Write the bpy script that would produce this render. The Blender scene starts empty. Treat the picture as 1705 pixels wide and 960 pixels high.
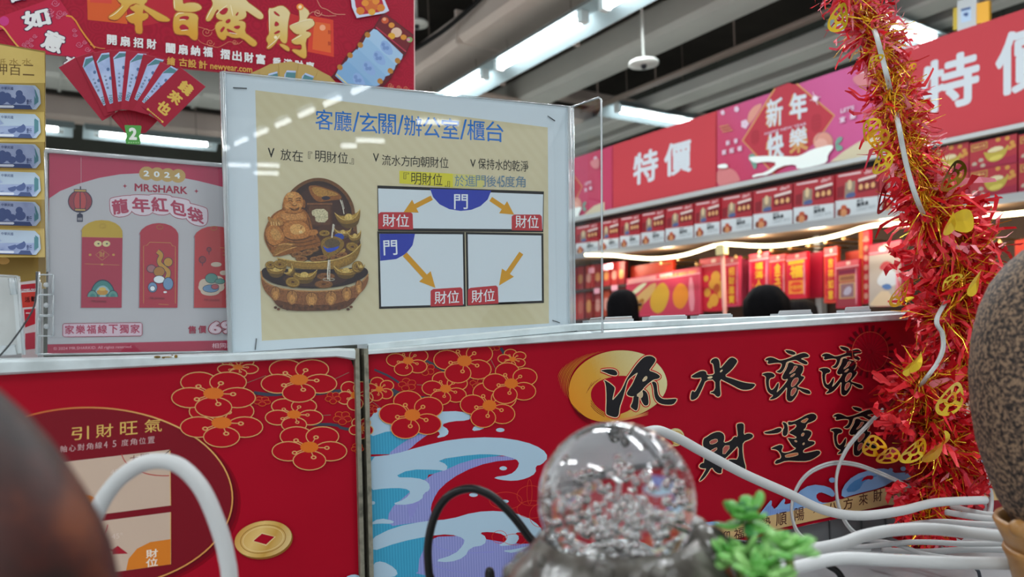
import bpy, bmesh, math, random
from mathutils import Vector, Matrix
random.seed(7)
scn = bpy.context.scene
COL = scn.collection

# ---------------------------------------------------------------- camera, world, exposure
F = 1231.0; CX = 852.5; CY = 545.0; ROLL = 0.038
CAM_Z = 1.35
CAM = Vector((0, 0, CAM_Z))
ca, sa = math.cos(ROLL), math.sin(ROLL)
RIGHT = Vector((ca, 0, -sa)); UP = Vector((sa, 0, ca)); FWD = Vector((0, 1, 0))
cam = bpy.data.cameras.new('camera')
cam.sensor_width = 36.0
cam.lens = F * 36.0 / 1705.0
cam.shift_y = (CY - 480.0) / 1705.0
cam.clip_start = 0.01; cam.clip_end = 200
cam.dof.use_dof = True
cam.dof.focus_distance = 0.70
cam.dof.aperture_fstop = 7.8
camo = bpy.data.objects.new('camera', cam)
COL.objects.link(camo)
camo.matrix_world = Matrix(((RIGHT.x, UP.x, -FWD.x, CAM.x), (RIGHT.y, UP.y, -FWD.y, CAM.y), (RIGHT.z, UP.z, -FWD.z, CAM.z), (0, 0, 0, 1)))
scn.camera = camo
world = bpy.data.worlds.new('World'); scn.world = world
world.use_nodes = True
bgn = world.node_tree.nodes['Background']
bgn.inputs[0].default_value = (0.93, 0.97, 1.0, 1); bgn.inputs[1].default_value = 1.0
scn.view_settings.view_transform = 'Standard'
scn.view_settings.look = 'None'
scn.view_settings.gamma = 1.0
scn.view_settings.use_curve_mapping = False
scn.view_settings.exposure = 0.22
LAMP_WATTS = 24.0
TUBE_EMIT = 18.0

# ---------------------------------------------------------------- axes of the shop
D1 = Vector((-.559, .829, 0)).normalized()      # along the aisle
EE = Vector((D1.y, -D1.x, 0))                    # across it, to the right
N1 = -EE                                         # shop front faces this way
N2 = Vector((math.cos(math.radians(65)), -math.sin(math.radians(65)), 0))  # partition faces this way
ALONG2 = Vector((-N2.y, N2.x, 0))
Z = Vector((0, 0, 1))
def W(s, t, h):
    return D1 * s + EE * t + Vector((0, 0, CAM_Z + h))
def ray(x, y):
    return RIGHT * ((x - CX) / F) + FWD - UP * ((y - CY) / F)
def hit(x, y, n, c):
    d = ray(x, y)
    return CAM + d * (c / n.dot(d))
def at(x, y, depth):
    return CAM + ray(x, y) * depth

# ---------------------------------------------------------------- materials
def lin(h):
    h = h.lstrip('#')
    r = []
    for i in (0, 2, 4):
        v = int(h[i:i+2], 16) / 255.0
        r.append(v / 12.92 if v <= 0.04045 else ((v + 0.055) / 1.055) ** 2.4)
    return (r[0], r[1], r[2], 1)
MATS = {}
def mat(hexc, rough=0.5, metal=0.0, spec=0.3, name=None, **kw):
    key = (hexc, rough, metal, spec, name, tuple(sorted(kw.items())))
    if key in MATS: return MATS[key]
    m = bpy.data.materials.new(name or 'mat_' + hexc)
    m.use_nodes = True
    b = m.node_tree.nodes['Principled BSDF']
    b.inputs['Base Color'].default_value = lin(hexc)
    b.inputs['Roughness'].default_value = rough
    b.inputs['Metallic'].default_value = metal
    b.inputs['Specular IOR Level'].default_value = spec
    for k, v in kw.items():
        b.inputs[k.replace('_', ' ')].default_value = v
    MATS[key] = m
    return m
def nodes(name):
    m = bpy.data.materials.new(name); m.use_nodes = True
    nt = m.node_tree
    return m, nt, nt.nodes['Principled BSDF']
def emit(hexc, strength):
    key = ('emit', hexc, strength)
    if key in MATS: return MATS[key]
    m = bpy.data.materials.new('glow'); m.use_nodes = True
    nt = m.node_tree; nt.nodes.clear()
    o = nt.nodes.new('ShaderNodeOutputMaterial'); e = nt.nodes.new('ShaderNodeEmission')
    e.inputs[0].default_value = lin(hexc); e.inputs[1].default_value = strength
    nt.links.new(e.outputs[0], o.inputs[0])
    MATS[key] = m
    return m
def noise_mat(name, cols, scale, rough=0.5, metal=0.0, detail=4, spec=0.4, bump=0.0, coat=0.0, pos=None):
    m, nt, b = nodes(name)
    tc = nt.nodes.new('ShaderNodeTexCoord'); n = nt.nodes.new('ShaderNodeTexNoise'); r = nt.nodes.new('ShaderNodeValToRGB')
    n.inputs['Scale'].default_value = scale; n.inputs['Detail'].default_value = detail
    nt.links.new(tc.outputs['Object'], n.inputs['Vector']); nt.links.new(n.outputs[0], r.inputs[0])
    el = r.color_ramp.elements
    pos = pos or [0.3 + 0.4 * i / (len(cols) - 1) for i in range(len(cols))]
    el[0].position = pos[0]; el[0].color = lin(cols[0]); el[1].position = pos[-1]; el[1].color = lin(cols[-1])
    for p, c in zip(pos[1:-1], cols[1:-1]):
        e = el.new(p); e.color = lin(c)
    nt.links.new(r.outputs[0], b.inputs['Base Color'])
    b.inputs['Roughness'].default_value = rough; b.inputs['Metallic'].default_value = metal
    b.inputs['Specular IOR Level'].default_value = spec; b.inputs['Coat Weight'].default_value = coat
    if bump:
        bp = nt.nodes.new('ShaderNodeBump'); bp.inputs['Strength'].default_value = bump; bp.inputs['Distance'].default_value = 0.002
        nt.links.new(n.outputs[0], bp.inputs['Height']); nt.links.new(bp.outputs[0], b.inputs['Normal'])
    return m
def stripe_mat(name, c1, c2, direction, scale, rough=0.4, soft=0.3):
    """two colours in fine printed stripes across DIRECTION (object space)"""
    m, nt, b = nodes(name)
    tc = nt.nodes.new('ShaderNodeTexCoord'); d = nt.nodes.new('ShaderNodeVectorMath'); d.operation = 'DOT_PRODUCT'
    d.inputs[1].default_value = direction
    mu = nt.nodes.new('ShaderNodeMath'); mu.operation = 'MULTIPLY'; mu.inputs[1].default_value = scale
    sn = nt.nodes.new('ShaderNodeMath'); sn.operation = 'SINE'
    mr = nt.nodes.new('ShaderNodeMapRange'); mr.inputs[1].default_value = -1; mr.inputs[2].default_value = 1
    mx = nt.nodes.new('ShaderNodeMix'); mx.data_type = 'RGBA'
    mx.inputs[6].default_value = lin(c1); mx.inputs[7].default_value = lin(c2)
    L = nt.links.new
    L(tc.outputs['Object'], d.inputs[0]); L(d.outputs['Value'], mu.inputs[0]); L(mu.outputs[0], sn.inputs[0]); L(sn.outputs[0], mr.inputs[0])
    L(mr.outputs[0], mx.inputs[0]); L(mx.outputs[2], b.inputs['Base Color'])
    b.inputs['Roughness'].default_value = rough
    return m
def grad_mat(name, stops, p0, p1, rough=0.4, grain=0.0, metal=0.0):
    """printed colour blend from world point p0 to p1 (print colours only); the object must sit unrotated, origin given later"""
    m, nt, b = nodes(name)
    g = nt.nodes.new('ShaderNodeNewGeometry'); d = nt.nodes.new('ShaderNodeVectorMath'); d.operation = 'DOT_PRODUCT'
    s = nt.nodes.new('ShaderNodeVectorMath'); s.operation = 'SUBTRACT'; s.inputs[1].default_value = p0
    v = (p1 - p0); d.inputs[1].default_value = v / v.length_squared
    r = nt.nodes.new('ShaderNodeValToRGB')
    L = nt.links.new
    L(g.outputs['Position'], s.inputs[0]); L(s.outputs[0], d.inputs[0])
    out = d.outputs['Value']
    if grain:
        n = nt.nodes.new('ShaderNodeTexNoise'); n.inputs['Scale'].default_value = 900; n.inputs['Detail'].default_value = 2
        a = nt.nodes.new('ShaderNodeMath'); a.operation = 'MULTIPLY_ADD'; a.inputs[1].default_value = grain
        L(g.outputs['Position'], n.inputs['Vector']); L(n.outputs[0], a.inputs[0]); L(out, a.inputs[2]); out = a.outputs[0]
    L(out, r.inputs[0])
    el = r.color_ramp.elements
    el[0].position = stops[0][0]; el[0].color = lin(stops[0][1]); el[1].position = stops[-1][0]; el[1].color = lin(stops[-1][1])
    for p, c in stops[1:-1]:
        e = el.new(p); e.color = lin(c)
    L(r.outputs[0], b.inputs['Base Color'])
    b.inputs['Roughness'].default_value = rough; b.inputs['Metallic'].default_value = metal; b.inputs['Specular IOR Level'].default_value = 0.3
    return m
def clear_mat(name, tint=(1, 1, 1, 1), ior=1.45, boost=1.0, haze=0.0, rough=0.0):
    m = bpy.data.materials.new(name); m.use_nodes = True
    nt = m.node_tree; nt.nodes.clear(); N = nt.nodes.new; L = nt.links.new
    o = N('ShaderNodeOutputMaterial'); t = N('ShaderNodeBsdfTransparent'); g = N('ShaderNodeBsdfGlossy'); f = N('ShaderNodeFresnel')
    mu = N('ShaderNodeMath'); mu.operation = 'MULTIPLY'; mu.inputs[1].default_value = boost; mu.use_clamp = True
    mx = N('ShaderNodeMixShader')
    t.inputs[0].default_value = tint; g.inputs['Roughness'].default_value = rough; f.inputs[0].default_value = ior
    gm = N('ShaderNodeNewGeometry'); iv = N('ShaderNodeMath'); iv.operation = 'SUBTRACT'; iv.inputs[0].default_value = 1.0
    m3 = N('ShaderNodeMath'); m3.operation = 'MULTIPLY'
    L(gm.outputs['Backfacing'], iv.inputs[1]); L(f.outputs[0], mu.inputs[0]); L(mu.outputs[0], m3.inputs[0]); L(iv.outputs[0], m3.inputs[1]); L(m3.outputs[0], mx.inputs[0])
    src = t.outputs[0]
    if haze:
        d = N('ShaderNodeBsdfDiffuse'); d.inputs[0].default_value = (0.8, 0.83, 0.85, 1)
        m2 = N('ShaderNodeMixShader'); m2.inputs[0].default_value = haze
        L(t.outputs[0], m2.inputs[1]); L(d.outputs[0], m2.inputs[2]); src = m2.outputs[0]
    L(src, mx.inputs[1]); L(g.outputs[0], mx.inputs[2]); L(mx.outputs[0], o.inputs[0])
    return m
ACRYLIC = clear_mat('clear_acrylic', (0.97, 0.98, 0.98, 1), 1.45, 1.0)
ACRYLIC_EDGE = clear_mat('acrylic_edge', (0.8, 0.85, 0.86, 1), 1.5, 2.2, haze=0.35, rough=0.15)
FILM = clear_mat('clear_film', (0.96, 0.96, 0.96, 1), 1.4, 1.3, haze=0.08, rough=0.12)

# ---------------------------------------------------------------- mesh builders
class MB:
    def __init__(s):
        s.V = []; s.F = []; s.I = []; s.S = []; s.mats = []
    def mi(s, m):
        if m not in s.mats: s.mats.append(m)
        return s.mats.index(m)
    def add(s, verts, faces, m, smooth=False):
        k = len(s.V); i = s.mi(m)
        s.V += [Vector(v) for v in verts]
        for f in faces:
            s.F.append([k + q for q in f]); s.I.append(i); s.S.append(smooth)
    def box(s, o, ax, ay, az, m):
        """parallelepiped from corner o with edge vectors"""
        v = [o, o+ax, o+ax+ay, o+ay, o+az, o+ax+az, o+ax+ay+az, o+ay+az]
        s.add(v, [(0,3,2,1),(4,5,6,7),(0,1,5,4),(1,2,6,5),(2,3,7,6),(3,0,4,7)], m)
    def cbox(s, c, x, y, z, hx, hy, hz, m):
        s.box(c - x*hx - y*hy - z*hz, x*2*hx, y*2*hy, z*2*hz, m)
    def prism(s, pts, off, m, smooth=False):
        """closed outline of world points pushed along OFF"""
        n = len(pts); v = list(pts) + [p + off for p in pts]
        s.add(v, [list(range(n)), list(range(2*n-1, n-1, -1))], m)
        k = len(s.V) - 2*n; i = s.mi(m)
        for a in range(n):
            b = (a+1) % n
            s.F.append([k+a, k+n+a, k+n+b, k+b]); s.I.append(i); s.S.append(smooth)
    def tube(s, path, r, m, n=10, caps=True, flat=1.0):
        path = [Vector(p) for p in path]
        rs = r if isinstance(r, (list, tuple)) else [r]*len(path)
        up = Vector((0.13, 0.21, 0.97)).normalized(); rings = []
        side = None
        for i, p in enumerate(path):
            t = (path[min(i+1, len(path)-1)] - path[max(i-1, 0)])
            t = t.normalized() if t.length > 1e-9 else Z
            if side is None:
                side = t.cross(up)
                if side.length < 1e-3: side = t.cross(Vector((1, 0, 0)))
            side = (side - t * side.dot(t)).normalized()
            bn = t.cross(side)
            rings.append([p + side*(math.cos(2*math.pi*k/n)*rs[i]) + bn*(math.sin(2*math.pi*k/n)*rs[i]*flat) for k in range(n)])
        v = [q for ring in rings for q in ring]; f = []
        for i in range(len(rings)-1):
            for k in range(n):
                k2 = (k+1) % n
                f.append((i*n+k, i*n+k2, (i+1)*n+k2, (i+1)*n+k))
        if caps:
            f.append(tuple(range(n-1, -1, -1))); f.append(tuple(range((len(rings)-1)*n, len(rings)*n)))
        s.add(v, f, m, True)
    def lathe(s, o, prof, m, n=40, ax=None, wob=None):
        """profile [(r, z)] about a vertical axis at o"""
        v = []; f = []
        for j, (r, z) in enumerate(prof):
            for k in range(n):
                a = 2*math.pi*k/n
                rr = r * (wob(a, z) if wob else 1)
                v.append(o + Vector((rr*math.cos(a), rr*math.sin(a), z)))
        for j in range(len(prof)-1):
            for k in range(n):
                k2 = (k+1) % n
                f.append((j*n+k, j*n+k2, (j+1)*n+k2, (j+1)*n+k))
        f.append(tuple(range(n-1, -1, -1))); f.append(tuple(range((len(prof)-1)*n, len(prof)*n)))
        s.add(v, f, m, True)
    def ball(s, c, r, m, n=16, k=10, sx=None, flip=False):
        """ellipsoid, sx = three axis vectors (already scaled) or None"""
        X, Y, Q = sx or (Vector((r,0,0)), Vector((0,r,0)), Vector((0,0,r)))
        v = [c + Q]; f = []
        for j in range(1, k):
            b = math.pi*j/k
            for i in range(n):
                a = 2*math.pi*i/n
                v.append(c + X*(math.sin(b)*math.cos(a)) + Y*(math.sin(b)*math.sin(a)) + Q*math.cos(b))
        v.append(c - Q); L = len(v)-1
        for i in range(n):
            i2 = (i+1) % n
            f.append((0, 1+i, 1+i2)); f.append((L, 1+(k-2)*n+i2, 1+(k-2)*n+i))
            for j in range(k-2):
                f.append((1+j*n+i, 1+(j+1)*n+i, 1+(j+1)*n+i2, 1+j*n+i2))
        if flip: f = [tuple(reversed(q)) for q in f]
        s.add(v, f, m, True)
    def build(s, name, parent=None, origin=None, **props):
        me = bpy.data.meshes.new(name)
        root = parent
        while root is not None and root.parent is not None: root = root.parent
        if root is not None: org = root.location.copy()
        elif origin is not None: org = Vector(origin)
        else:
            n = len(s.V)
            org = Vector((sum(v.x for v in s.V)/n, sum(v.y for v in s.V)/n, min(v.z for v in s.V)))
        me.from_pydata([v - org for v in s.V], [], s.F)
        for m in s.mats: me.materials.append(m)
        for p, i, sm in zip(me.polygons, s.I, s.S):
            p.material_index = i; p.use_smooth = sm
        if any(m.name.startswith(('clear_', 'acrylic_')) for m in s.mats):
            bm = bmesh.new(); bm.from_mesh(me); bmesh.ops.recalc_face_normals(bm, faces=bm.faces); bm.to_mesh(me); bm.free()
        me.update()
        o = bpy.data.objects.new(name, me); COL.objects.link(o)
        if parent is not None: o.parent = parent
        else: o.location = org
        for k, v in props.items(): o[k] = v
        return o
def thing(name, loc, label, category, group=None):
    o = bpy.data.objects.new(name, None); COL.objects.link(o)
    o.empty_display_size = 0.05
    o.location = loc; o['label'] = label; o['category'] = category
    if group: o['group'] = group
    return o
def struct(mb, name, label=None):
    o = mb.build(name); o['kind'] = 'structure'
    if label: o['label'] = label
    return o

def chaikin(p, closed=True, it=2):
    p = [tuple(q) for q in p]
    for _ in range(it):
        out = []; n = len(p)
        if not closed: out.append(p[0])
        for i in range(n if closed else n-1):
            a = p[i]; b = p[(i+1) % n]
            out.append(tuple(.75*x+.25*y for x, y in zip(a, b))); out.append(tuple(.25*x+.75*y for x, y in zip(a, b)))
        if not closed: out.append(p[-1])
        p = out
    return p
def spline(p, closed=False, k=6):
    """Catmull-Rom through tuples or Vectors"""
    n = len(p); out = []
    g = (lambda i: p[i % n]) if closed else (lambda i: p[max(0, min(n-1, i))])
    for i in range(n if closed else n-1):
        a, b, c, d = g(i-1), g(i), g(i+1), g(i+2)
        for j in range(k):
            t = j/k
            q = [0.5*((2*B)+(-A+C)*t+(2*A-5*B+4*C-D)*t*t+(-A+3*B-3*C+D)*t*t*t) for A, B, C, D in zip(a, b, c, d)]
            out.append(tuple(q))
    if not closed: out.append(tuple(p[-1]))
    return out

_TXT = {}
def glyphs(s, off=0.0):
    if (s, off) in _TXT: return _TXT[(s, off)]
    c = bpy.data.curves.new('lettering', 'FONT'); c.body = s; c.offset = off; c.resolution_u = 3; c.fill_mode = 'FRONT'
    o = bpy.data.objects.new('lettering', c)
    me = o.to_mesh()
    v = [(q.co.x, q.co.y) for q in me.vertices]; f = [tuple(p.vertices) for p in me.polygons]
    o.to_mesh_clear(); bpy.data.objects.remove(o); bpy.data.curves.remove(c)
    x0 = min(a for a, b in v); x1 = max(a for a, b in v); y0 = min(b for a, b in v); y1 = max(b for a, b in v)
    _TXT[(s, off)] = (v, f, (x0, x1, y0, y1))
    return _TXT[(s, off)]

class Art(MB):
    """flat print on a plane n.p = c; shapes are given where the photo shows them and land on the plane"""
    def __init__(s, n, c, step=5e-6):
        super().__init__(); s.n = n; s.c = c; s.e = 0.0; s.step = step; s.T = (0, 0, 1, 1)
        s.clip = None
    def crop(s, x0=0, y0=0, sx=1, sy=None):
        s.T = (x0, y0, sx, sy if sy else sx)
    def Q(s, p):
        return (s.T[0] + p[0]*s.T[2], s.T[1] + p[1]*s.T[3])
    def P(s, q):
        if s.clip:      # print stops at the panel's top edge
            x0, y0, x1, y1 = s.clip; yy = y0 + (y1-y0)*(q[0]-x0)/(x1-x0)
            if q[1] < yy: q = (q[0], yy)
        return hit(q[0], q[1], s.n, s.c + s.e)
    def up(s): s.e += s.step
    def slab(s, pts, thick, m):
        s.prism([s.P(s.Q(p)) for p in pts], -s.n*thick, m); s.e += s.step*4
    def poly(s, pts, m, it=0):
        q = [s.Q(p) for p in pts]
        if it: q = chaikin(q, True, it)
        s.up()
        s.add([s.P(p) for p in q], [list(range(len(q)))], m)
    def line(s, pts, w, m, closed=False, it=0, sp=0, taper=False):
        q = [s.Q(p) for p in pts]
        if it: q = chaikin(q, closed, it)
        if sp: q = spline(q, closed, sp)
        n = len(q); L = []; Rr = []
        for i in range(n):
            a = q[(i-1) % n] if closed or i > 0 else q[i]
            b = q[(i+1) % n] if closed or i < n-1 else q[i]
            dx, dy = b[0]-a[0], b[1]-a[1]; l = math.hypot(dx, dy) or 1
            ww = w
            if taper: ww = w * max(0.12, math.sin(math.pi*(i+0.5)/n))
            nx, ny = -dy/l*ww/2, dx/l*ww/2
            L.append((q[i][0]+nx, q[i][1]+ny)); Rr.append((q[i][0]-nx, q[i][1]-ny))
        s.up()
        v = [s.P(p) for p in L] + [s.P(p) for p in Rr]
        f = [(i, (i+1) % n, n+(i+1) % n, n+i) for i in range(n if closed else n-1)]
        s.add(v, f, m)
    def ell(s, cx, cy, rx, ry, m, rot=0, n=28, a0=0, a1=360):
        s.poly(s.epts(cx, cy, rx, ry, rot, n, a0, a1), m)
    def epts(s, cx, cy, rx, ry, rot=0, n=28, a0=0, a1=360):
        r = math.radians(rot); out = []
        full = abs(a1-a0) >= 360
        for k in range(n if full else n+1):
            t = math.radians(a0 + (a1-a0)*k/n)
            x, y = rx*math.cos(t), ry*math.sin(t)
            out.append((cx + x*math.cos(r) - y*math.sin(r), cy + x*math.sin(r) + y*math.cos(r)))
        return out
    def eline(s, cx, cy, rx, ry, w, m, rot=0, n=36, a0=0, a1=360):
        s.line(s.epts(cx, cy, rx, ry, rot, n, a0, a1), w, m, closed=abs(a1-a0) >= 360)
    def text(s, t, m, bl, br, tl, off=0.0, ref=None):
        """lettering whose box runs from bl to br and up to tl"""
        v, f, bb = glyphs(t, 0.0)
        x0, x1, y0, y1 = bb
        if ref is None: x0 -= off; x1 += off; y0 -= off; y1 += off
        sh = [(0, 0)]
        if off > .003:
            k = 8 if off < .05 else 12
            sh = [(off*math.cos(2*math.pi*q/k), off*math.sin(2*math.pi*q/k)) for q in range(k)]
            if off > .035: sh += [(off*.5*math.cos(2*math.pi*q/6), off*.5*math.sin(2*math.pi*q/6)) for q in range(6)]
        for dx, dy in sh:
            s.e += s.step*(.3 if len(sh) > 1 else 1)
            A, B, C = (s.P(s.Q(p)) for p in (bl, br, tl))
            s.add([A + (B-A)*((x+dx-x0)/(x1-x0)) + (C-A)*((y+dy-y0)/(y1-y0)) for x, y in v], f, m)
    def label(s, t, m, x, y, w, h, slope=0.0, off=0.0, lean=0.0):
        """text box with lower left corner x,y (in crop coordinates)"""
        s.text(t, m, (x, y), (x+w, y+w*slope), (x+lean*h, y-h), off)
    def shape(s, polys, holes, fill, rim, rimw, glow=None, gloww=0, hole=None, it=1):
        if glow:
            for p in polys: s.line(p, gloww, glow, closed=True, it=it)
        for p in polys: s.line(p, rimw*2, rim, closed=True, it=it)
        for p in polys: s.poly(p, fill, it)
        for p in holes:
            s.line(p, rimw, rim, closed=True, it=it); s.poly(p, hole or rim, it)
    def flower(s, cx, cy, rx, ry, fill, rim, core, w=1.6, rot=90, stamens=True, fill_on=True):
        sx, sy = rx*0.36, ry*0.40
        for k in (2, 3, 1, 4, 0):
            a = math.radians(rot + 72*k)
            px, py = cx + math.cos(a)*rx*0.58, cy + math.sin(a)*ry*0.58
            if fill_on: s.ell(px, py, rx*0.43, ry*0.42, fill, n=20)
            s.eline(px, py, rx*0.43, ry*0.42, w, rim, n=24)
        if stamens:
            for k in range(5):
                a = math.radians(rot + 72*k - 14)
                ex, ey = cx + math.cos(a)*rx*0.46, cy + math.sin(a)*ry*0.46
                s.line([(cx + math.cos(a)*rx*0.2, cy + math.sin(a)*ry*0.2), (ex, ey)], w, rim)
                s.ell(ex, ey, rx*0.075, ry*0.085, rim, n=10); s.ell(ex, ey, rx*0.04, ry*0.045, fill, n=8)
        s.ell(cx, cy, rx*0.24, ry*0.24, core, n=18)
# ================================================================ the hall
M_FLOOR = noise_mat('floor_tiles', ['#c9c6bf', '#d6d3cc'], 3.0, 0.35)
M_CEIL = noise_mat('dark_ceiling_paint', ['#2a2723', '#35312c'], 2.0, 0.9)
M_WALL = noise_mat('grey_green_sheet_wall', ['#4c504b', '#5a5e57'], 1.3, 0.8)
M_DUCT = noise_mat('beige_duct_paint', ['#c9bbb2', '#d4c8be'], 1.6, 0.6)
M_BEAM = noise_mat('light_beam_paint', ['#bcc0bb', '#c8ccc6'], 1.6, 0.6)
M_PIPE = mat('#8b7f76', 0.5)
M_HOUSING = mat('#9fb0b4', 0.35, 0.2)
M_TUBE = emit('#f4fbff', TUBE_EMIT)
M_WHITE = mat('#d9dedd', 0.4)

def along_box(mb, s0, s1, t0, t1, h0, h1, m):
    mb.box(W(s0, t0, h0), D1*(s1-s0), EE*(t1-t0), Z*(h1-h0), m)
mb = MB(); along_box(mb, -13, 14, -8, 14, -CAM_Z-.1, -CAM_Z, M_FLOOR); struct(mb, 'floor')
mb = MB(); along_box(mb, -13, 14, -8, 14, 4.0, 4.1, M_CEIL); struct(mb, 'ceiling')
mb = MB(); along_box(mb, 14, 14.1, -8, 14, -CAM_Z, 4.0, M_WALL); struct(mb, 'wall_far')
mb = MB()
along_box(mb, -13, 14, 9.0, 9.1, -CAM_Z, 4.0, M_WALL)
for k in range(40):
    along_box(mb, -12+k*.65, -11.97+k*.65, 8.97, 9.0, 1.5, 4.0, M_WALL)
struct(mb, 'wall_right')

def duct(s0, s1, t0, t1, h0, h1, m, label, name='air_duct', bev=.05, seams=True, cross=False):
    mb = MB()
    b = bev
    sec = [(t0+b, h0), (t1-b, h0), (t1, h0+b), (t1, h1-b), (t1-b, h1), (t0+b, h1), (t0, h1-b), (t0, h0+b)]
    if cross: pts = [W(q, s0, h) for q, h in sec]; off = EE*(s1-s0)
    else: pts = [W(s0, q, h) for q, h in sec]; off = D1*(s1-s0)
    mb.prism(pts, off, m)
    o = mb.build(name, label=label, category='duct' if 'duct' in name else 'beam')
    if seams:
        g = .012
        k = s0 + .7
        while k < s1 - .1:
            sec2 = [(t0-g, h0-g), (t1+g, h0-g), (t1+g, h1+g), (t0-g, h1+g)]
            pts = [W(q, k, h) if cross else W(k, q, h) for q, h in sec2]
            fl = MB(); fl.prism(pts, (EE if cross else D1)*.03, m); fl.build('seam_flange', o)
            k += 1.4
    return o
duct(1.0, 11.5, 3.5, 4.03, 2.66, 2.95, M_DUCT, 'wide beige duct right above the bright tube row')
duct(1.0, 11.5, 4.5, 4.95, 2.9, 3.3, M_DUCT, 'beige duct just right of the bright tube row')
duct(1.0, 9.0, 5.15, 5.58, 2.72, 3.05, M_BEAM, 'pale grey duct behind the round ceiling disc', seams=False)
duct(0.5, 8.5, 6.15, 6.45, 2.47, 2.62, M_BEAM, 'long pale steel beam above the pink poster', 'steel_beam', .02, False)
duct(0.5, 8.5, 6.75, 6.95, 2.5, 2.66, M_BEAM, 'lower steel beam just over the pink poster', 'steel_beam', .02, False)
duct(4.35, 6.3, 7.3, 7.6, 2.6, 2.78, M_DUCT, 'short cross duct between the beige and grey ducts', 'air_duct', .03, False, True)
duct(-3.0, 3.3, 9.2, 9.7, 2.86, 3.35, M_BEAM, 'cross duct above the red envelope fan tube', 'air_duct', .04, True, True)
duct(-3.0, 3.3, 10.2, 10.5, 2.70, 2.97, M_DUCT, 'thin beige cross beam behind the envelope fan', 'cross_beam', .03, False, True)
duct(-3.0, 3.3, 8.2, 8.5, 3.0, 3.2, M_DUCT, 'nearer cross beam high above the envelope fan', 'cross_beam', .03, False, True)
duct(5.2, 9.0, 8.6, 9.0, 2.45, 2.7, M_BEAM, 'far grey cross duct beyond the clear sign wing', 'air_duct', .04, True, True)
duct(6.0, 9.0, 7.6, 7.8, 3.0, 3.15, M_DUCT, 'far cross beam over the red price sign', 'cross_beam', .02, False, True)
# pipes and rods
mb = MB(); mb.tube([W(1.5, 5.53, 2.46), W(6.6, 5.53, 2.46)], .022, M_PIPE)
po = mb.build('ceiling_pipe', label='brown pipe under the dark gap beside the grey duct', category='pipe')
mb = MB(); mb.tube([W(1.5, 5.62, 2.47), W(6.6, 5.62, 2.47)], .016, M_PIPE)
mb.build('ceiling_pipe', label='thinner second pipe running beside the brown one', category='pipe')
for s in (2.4, 3.4, 4.4, 5.4, 6.3):
    mb = MB(); mb.tube([W(s, 5.53, 2.46), W(s, 5.53, 4.0)], .006, M_PIPE, 6)
    mb.build('hanger_rod', po)
mb = MB(); mb.tube(spline([W(7.0, 3.1, 3.2), W(6.6, 3.22, 2.75), W(6.1, 3.36, 2.75), W(5.4, 3.44, 2.85), W(4.6, 3.46, 3.0)]), .022, mat('#0d0d0e', .6))
mb.build('black_ceiling_cable', label='thick black cable hung along the wide beige duct', category='cable')

def fixture(s, t, h, label, cross=False, light=True, n=1, L=1.18, watts=None, group='fluorescent tubes under the ceiling'):
    """trough lamp: housing, glowing tube, end caps, its light"""
    A, B = (EE, D1) if cross else (D1, EE)
    c = W(s, t, h)
    root = thing('tube_light', c, label, 'lamp', group)
    hb = MB()
    prof = [(-.21, .0), (-.10, .10), (.10, .10), (.21, .0), (.20, -.005), (.09, .085), (-.09, .085), (-.20, -.005)]
    o0 = c - A*(L/2 + .16)
    # the trough as four thin plates, ends closed
    for q0, q1 in ((0, 1), (1, 2), (2, 3)):
        p0, p1 = prof[q0], prof[q1]
        a0 = o0 + B*p0[0] + Z*p0[1]; a1 = o0 + B*p1[0] + Z*p1[1]
        nrm = A.cross(a1-a0).normalized()*.006
        hb.box(a0, a1-a0, A*(L+.32), nrm, M_HOUSING)
    hb.build('housing', root)
    tb = MB(); tb.tube([c - A*L/2 + Z*.03, c + A*L/2 + Z*.03], .032, M_TUBE, 12)
    tb.build('tube', root)
    for sg in (-1, 1):
        eb = MB(); eb.cbox(c + A*sg*(L/2+.03) + Z*.05, A, B, Z, .028, .04, .05, M_WHITE); eb.build('lamp_holder', root)
    if h < 3.9:
        for sg in (-.4, .4):
            rb = MB(); rb.tube([c + A*sg*L + Z*.1, c + A*sg*L + Z*(4.0-h)], .005, M_PIPE, 6); rb.build('hanger_rod', root)
    if light:
        ld = bpy.data.lights.new('tube_glow', 'AREA'); ld.shape = 'RECTANGLE'; ld.size = L; ld.size_y = .08
        ld.energy = watts or LAMP_WATTS; ld.color = (.95, .98, 1)
        lo = bpy.data.objects.new('tube_glow', ld); COL.objects.link(lo); lo.parent = root
        lo.matrix_local = Matrix(((A.x, B.x, 0, 0), (A.y, B.y, 0, 0), (0, 0, 1, -.02), (0, 0, 0, 1)))
    return root
for k, s in enumerate((0.7, 2.2, 3.67, 5.17, 6.67, 8.17)):
    fixture(s, 3.87, 2.42, ['', '', 'tube lamp cut by the top frame edge', 'brightest whole tube lamp of the diagonal row under the beige duct', 'tube lamp of the diagonal row just above the white fountain sign', 'tube lamp of the diagonal row hidden behind the fountain sign'][k] or 'ceiling tube lamp out of sight over the red price sign')
fixture(6.3, 6.45, 2.42, 'tube lamp above the left red price sign', True)
fixture(9.81, 1.5, 2.42, 'long tube lamp behind the green number tag', True)
fixture(9.81, -0.1, 2.42, 'short piece of tube lamp beside the banknote sheet', True)
fixture(3.4, 6.45, 2.42, 'tube lamp behind the tinsel above the right red price sign', True)
for t in (-1.6, 1.6):  # unseen lamp rows, added to light the table and the panels
    for s in (-4.6, -2.2, 0.2, 2.6, 4.8):
        fixture(s, t, 2.45, 'ceiling tube lamp over the display table outside the view', group='overhead tube lamps outside the view')
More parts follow.
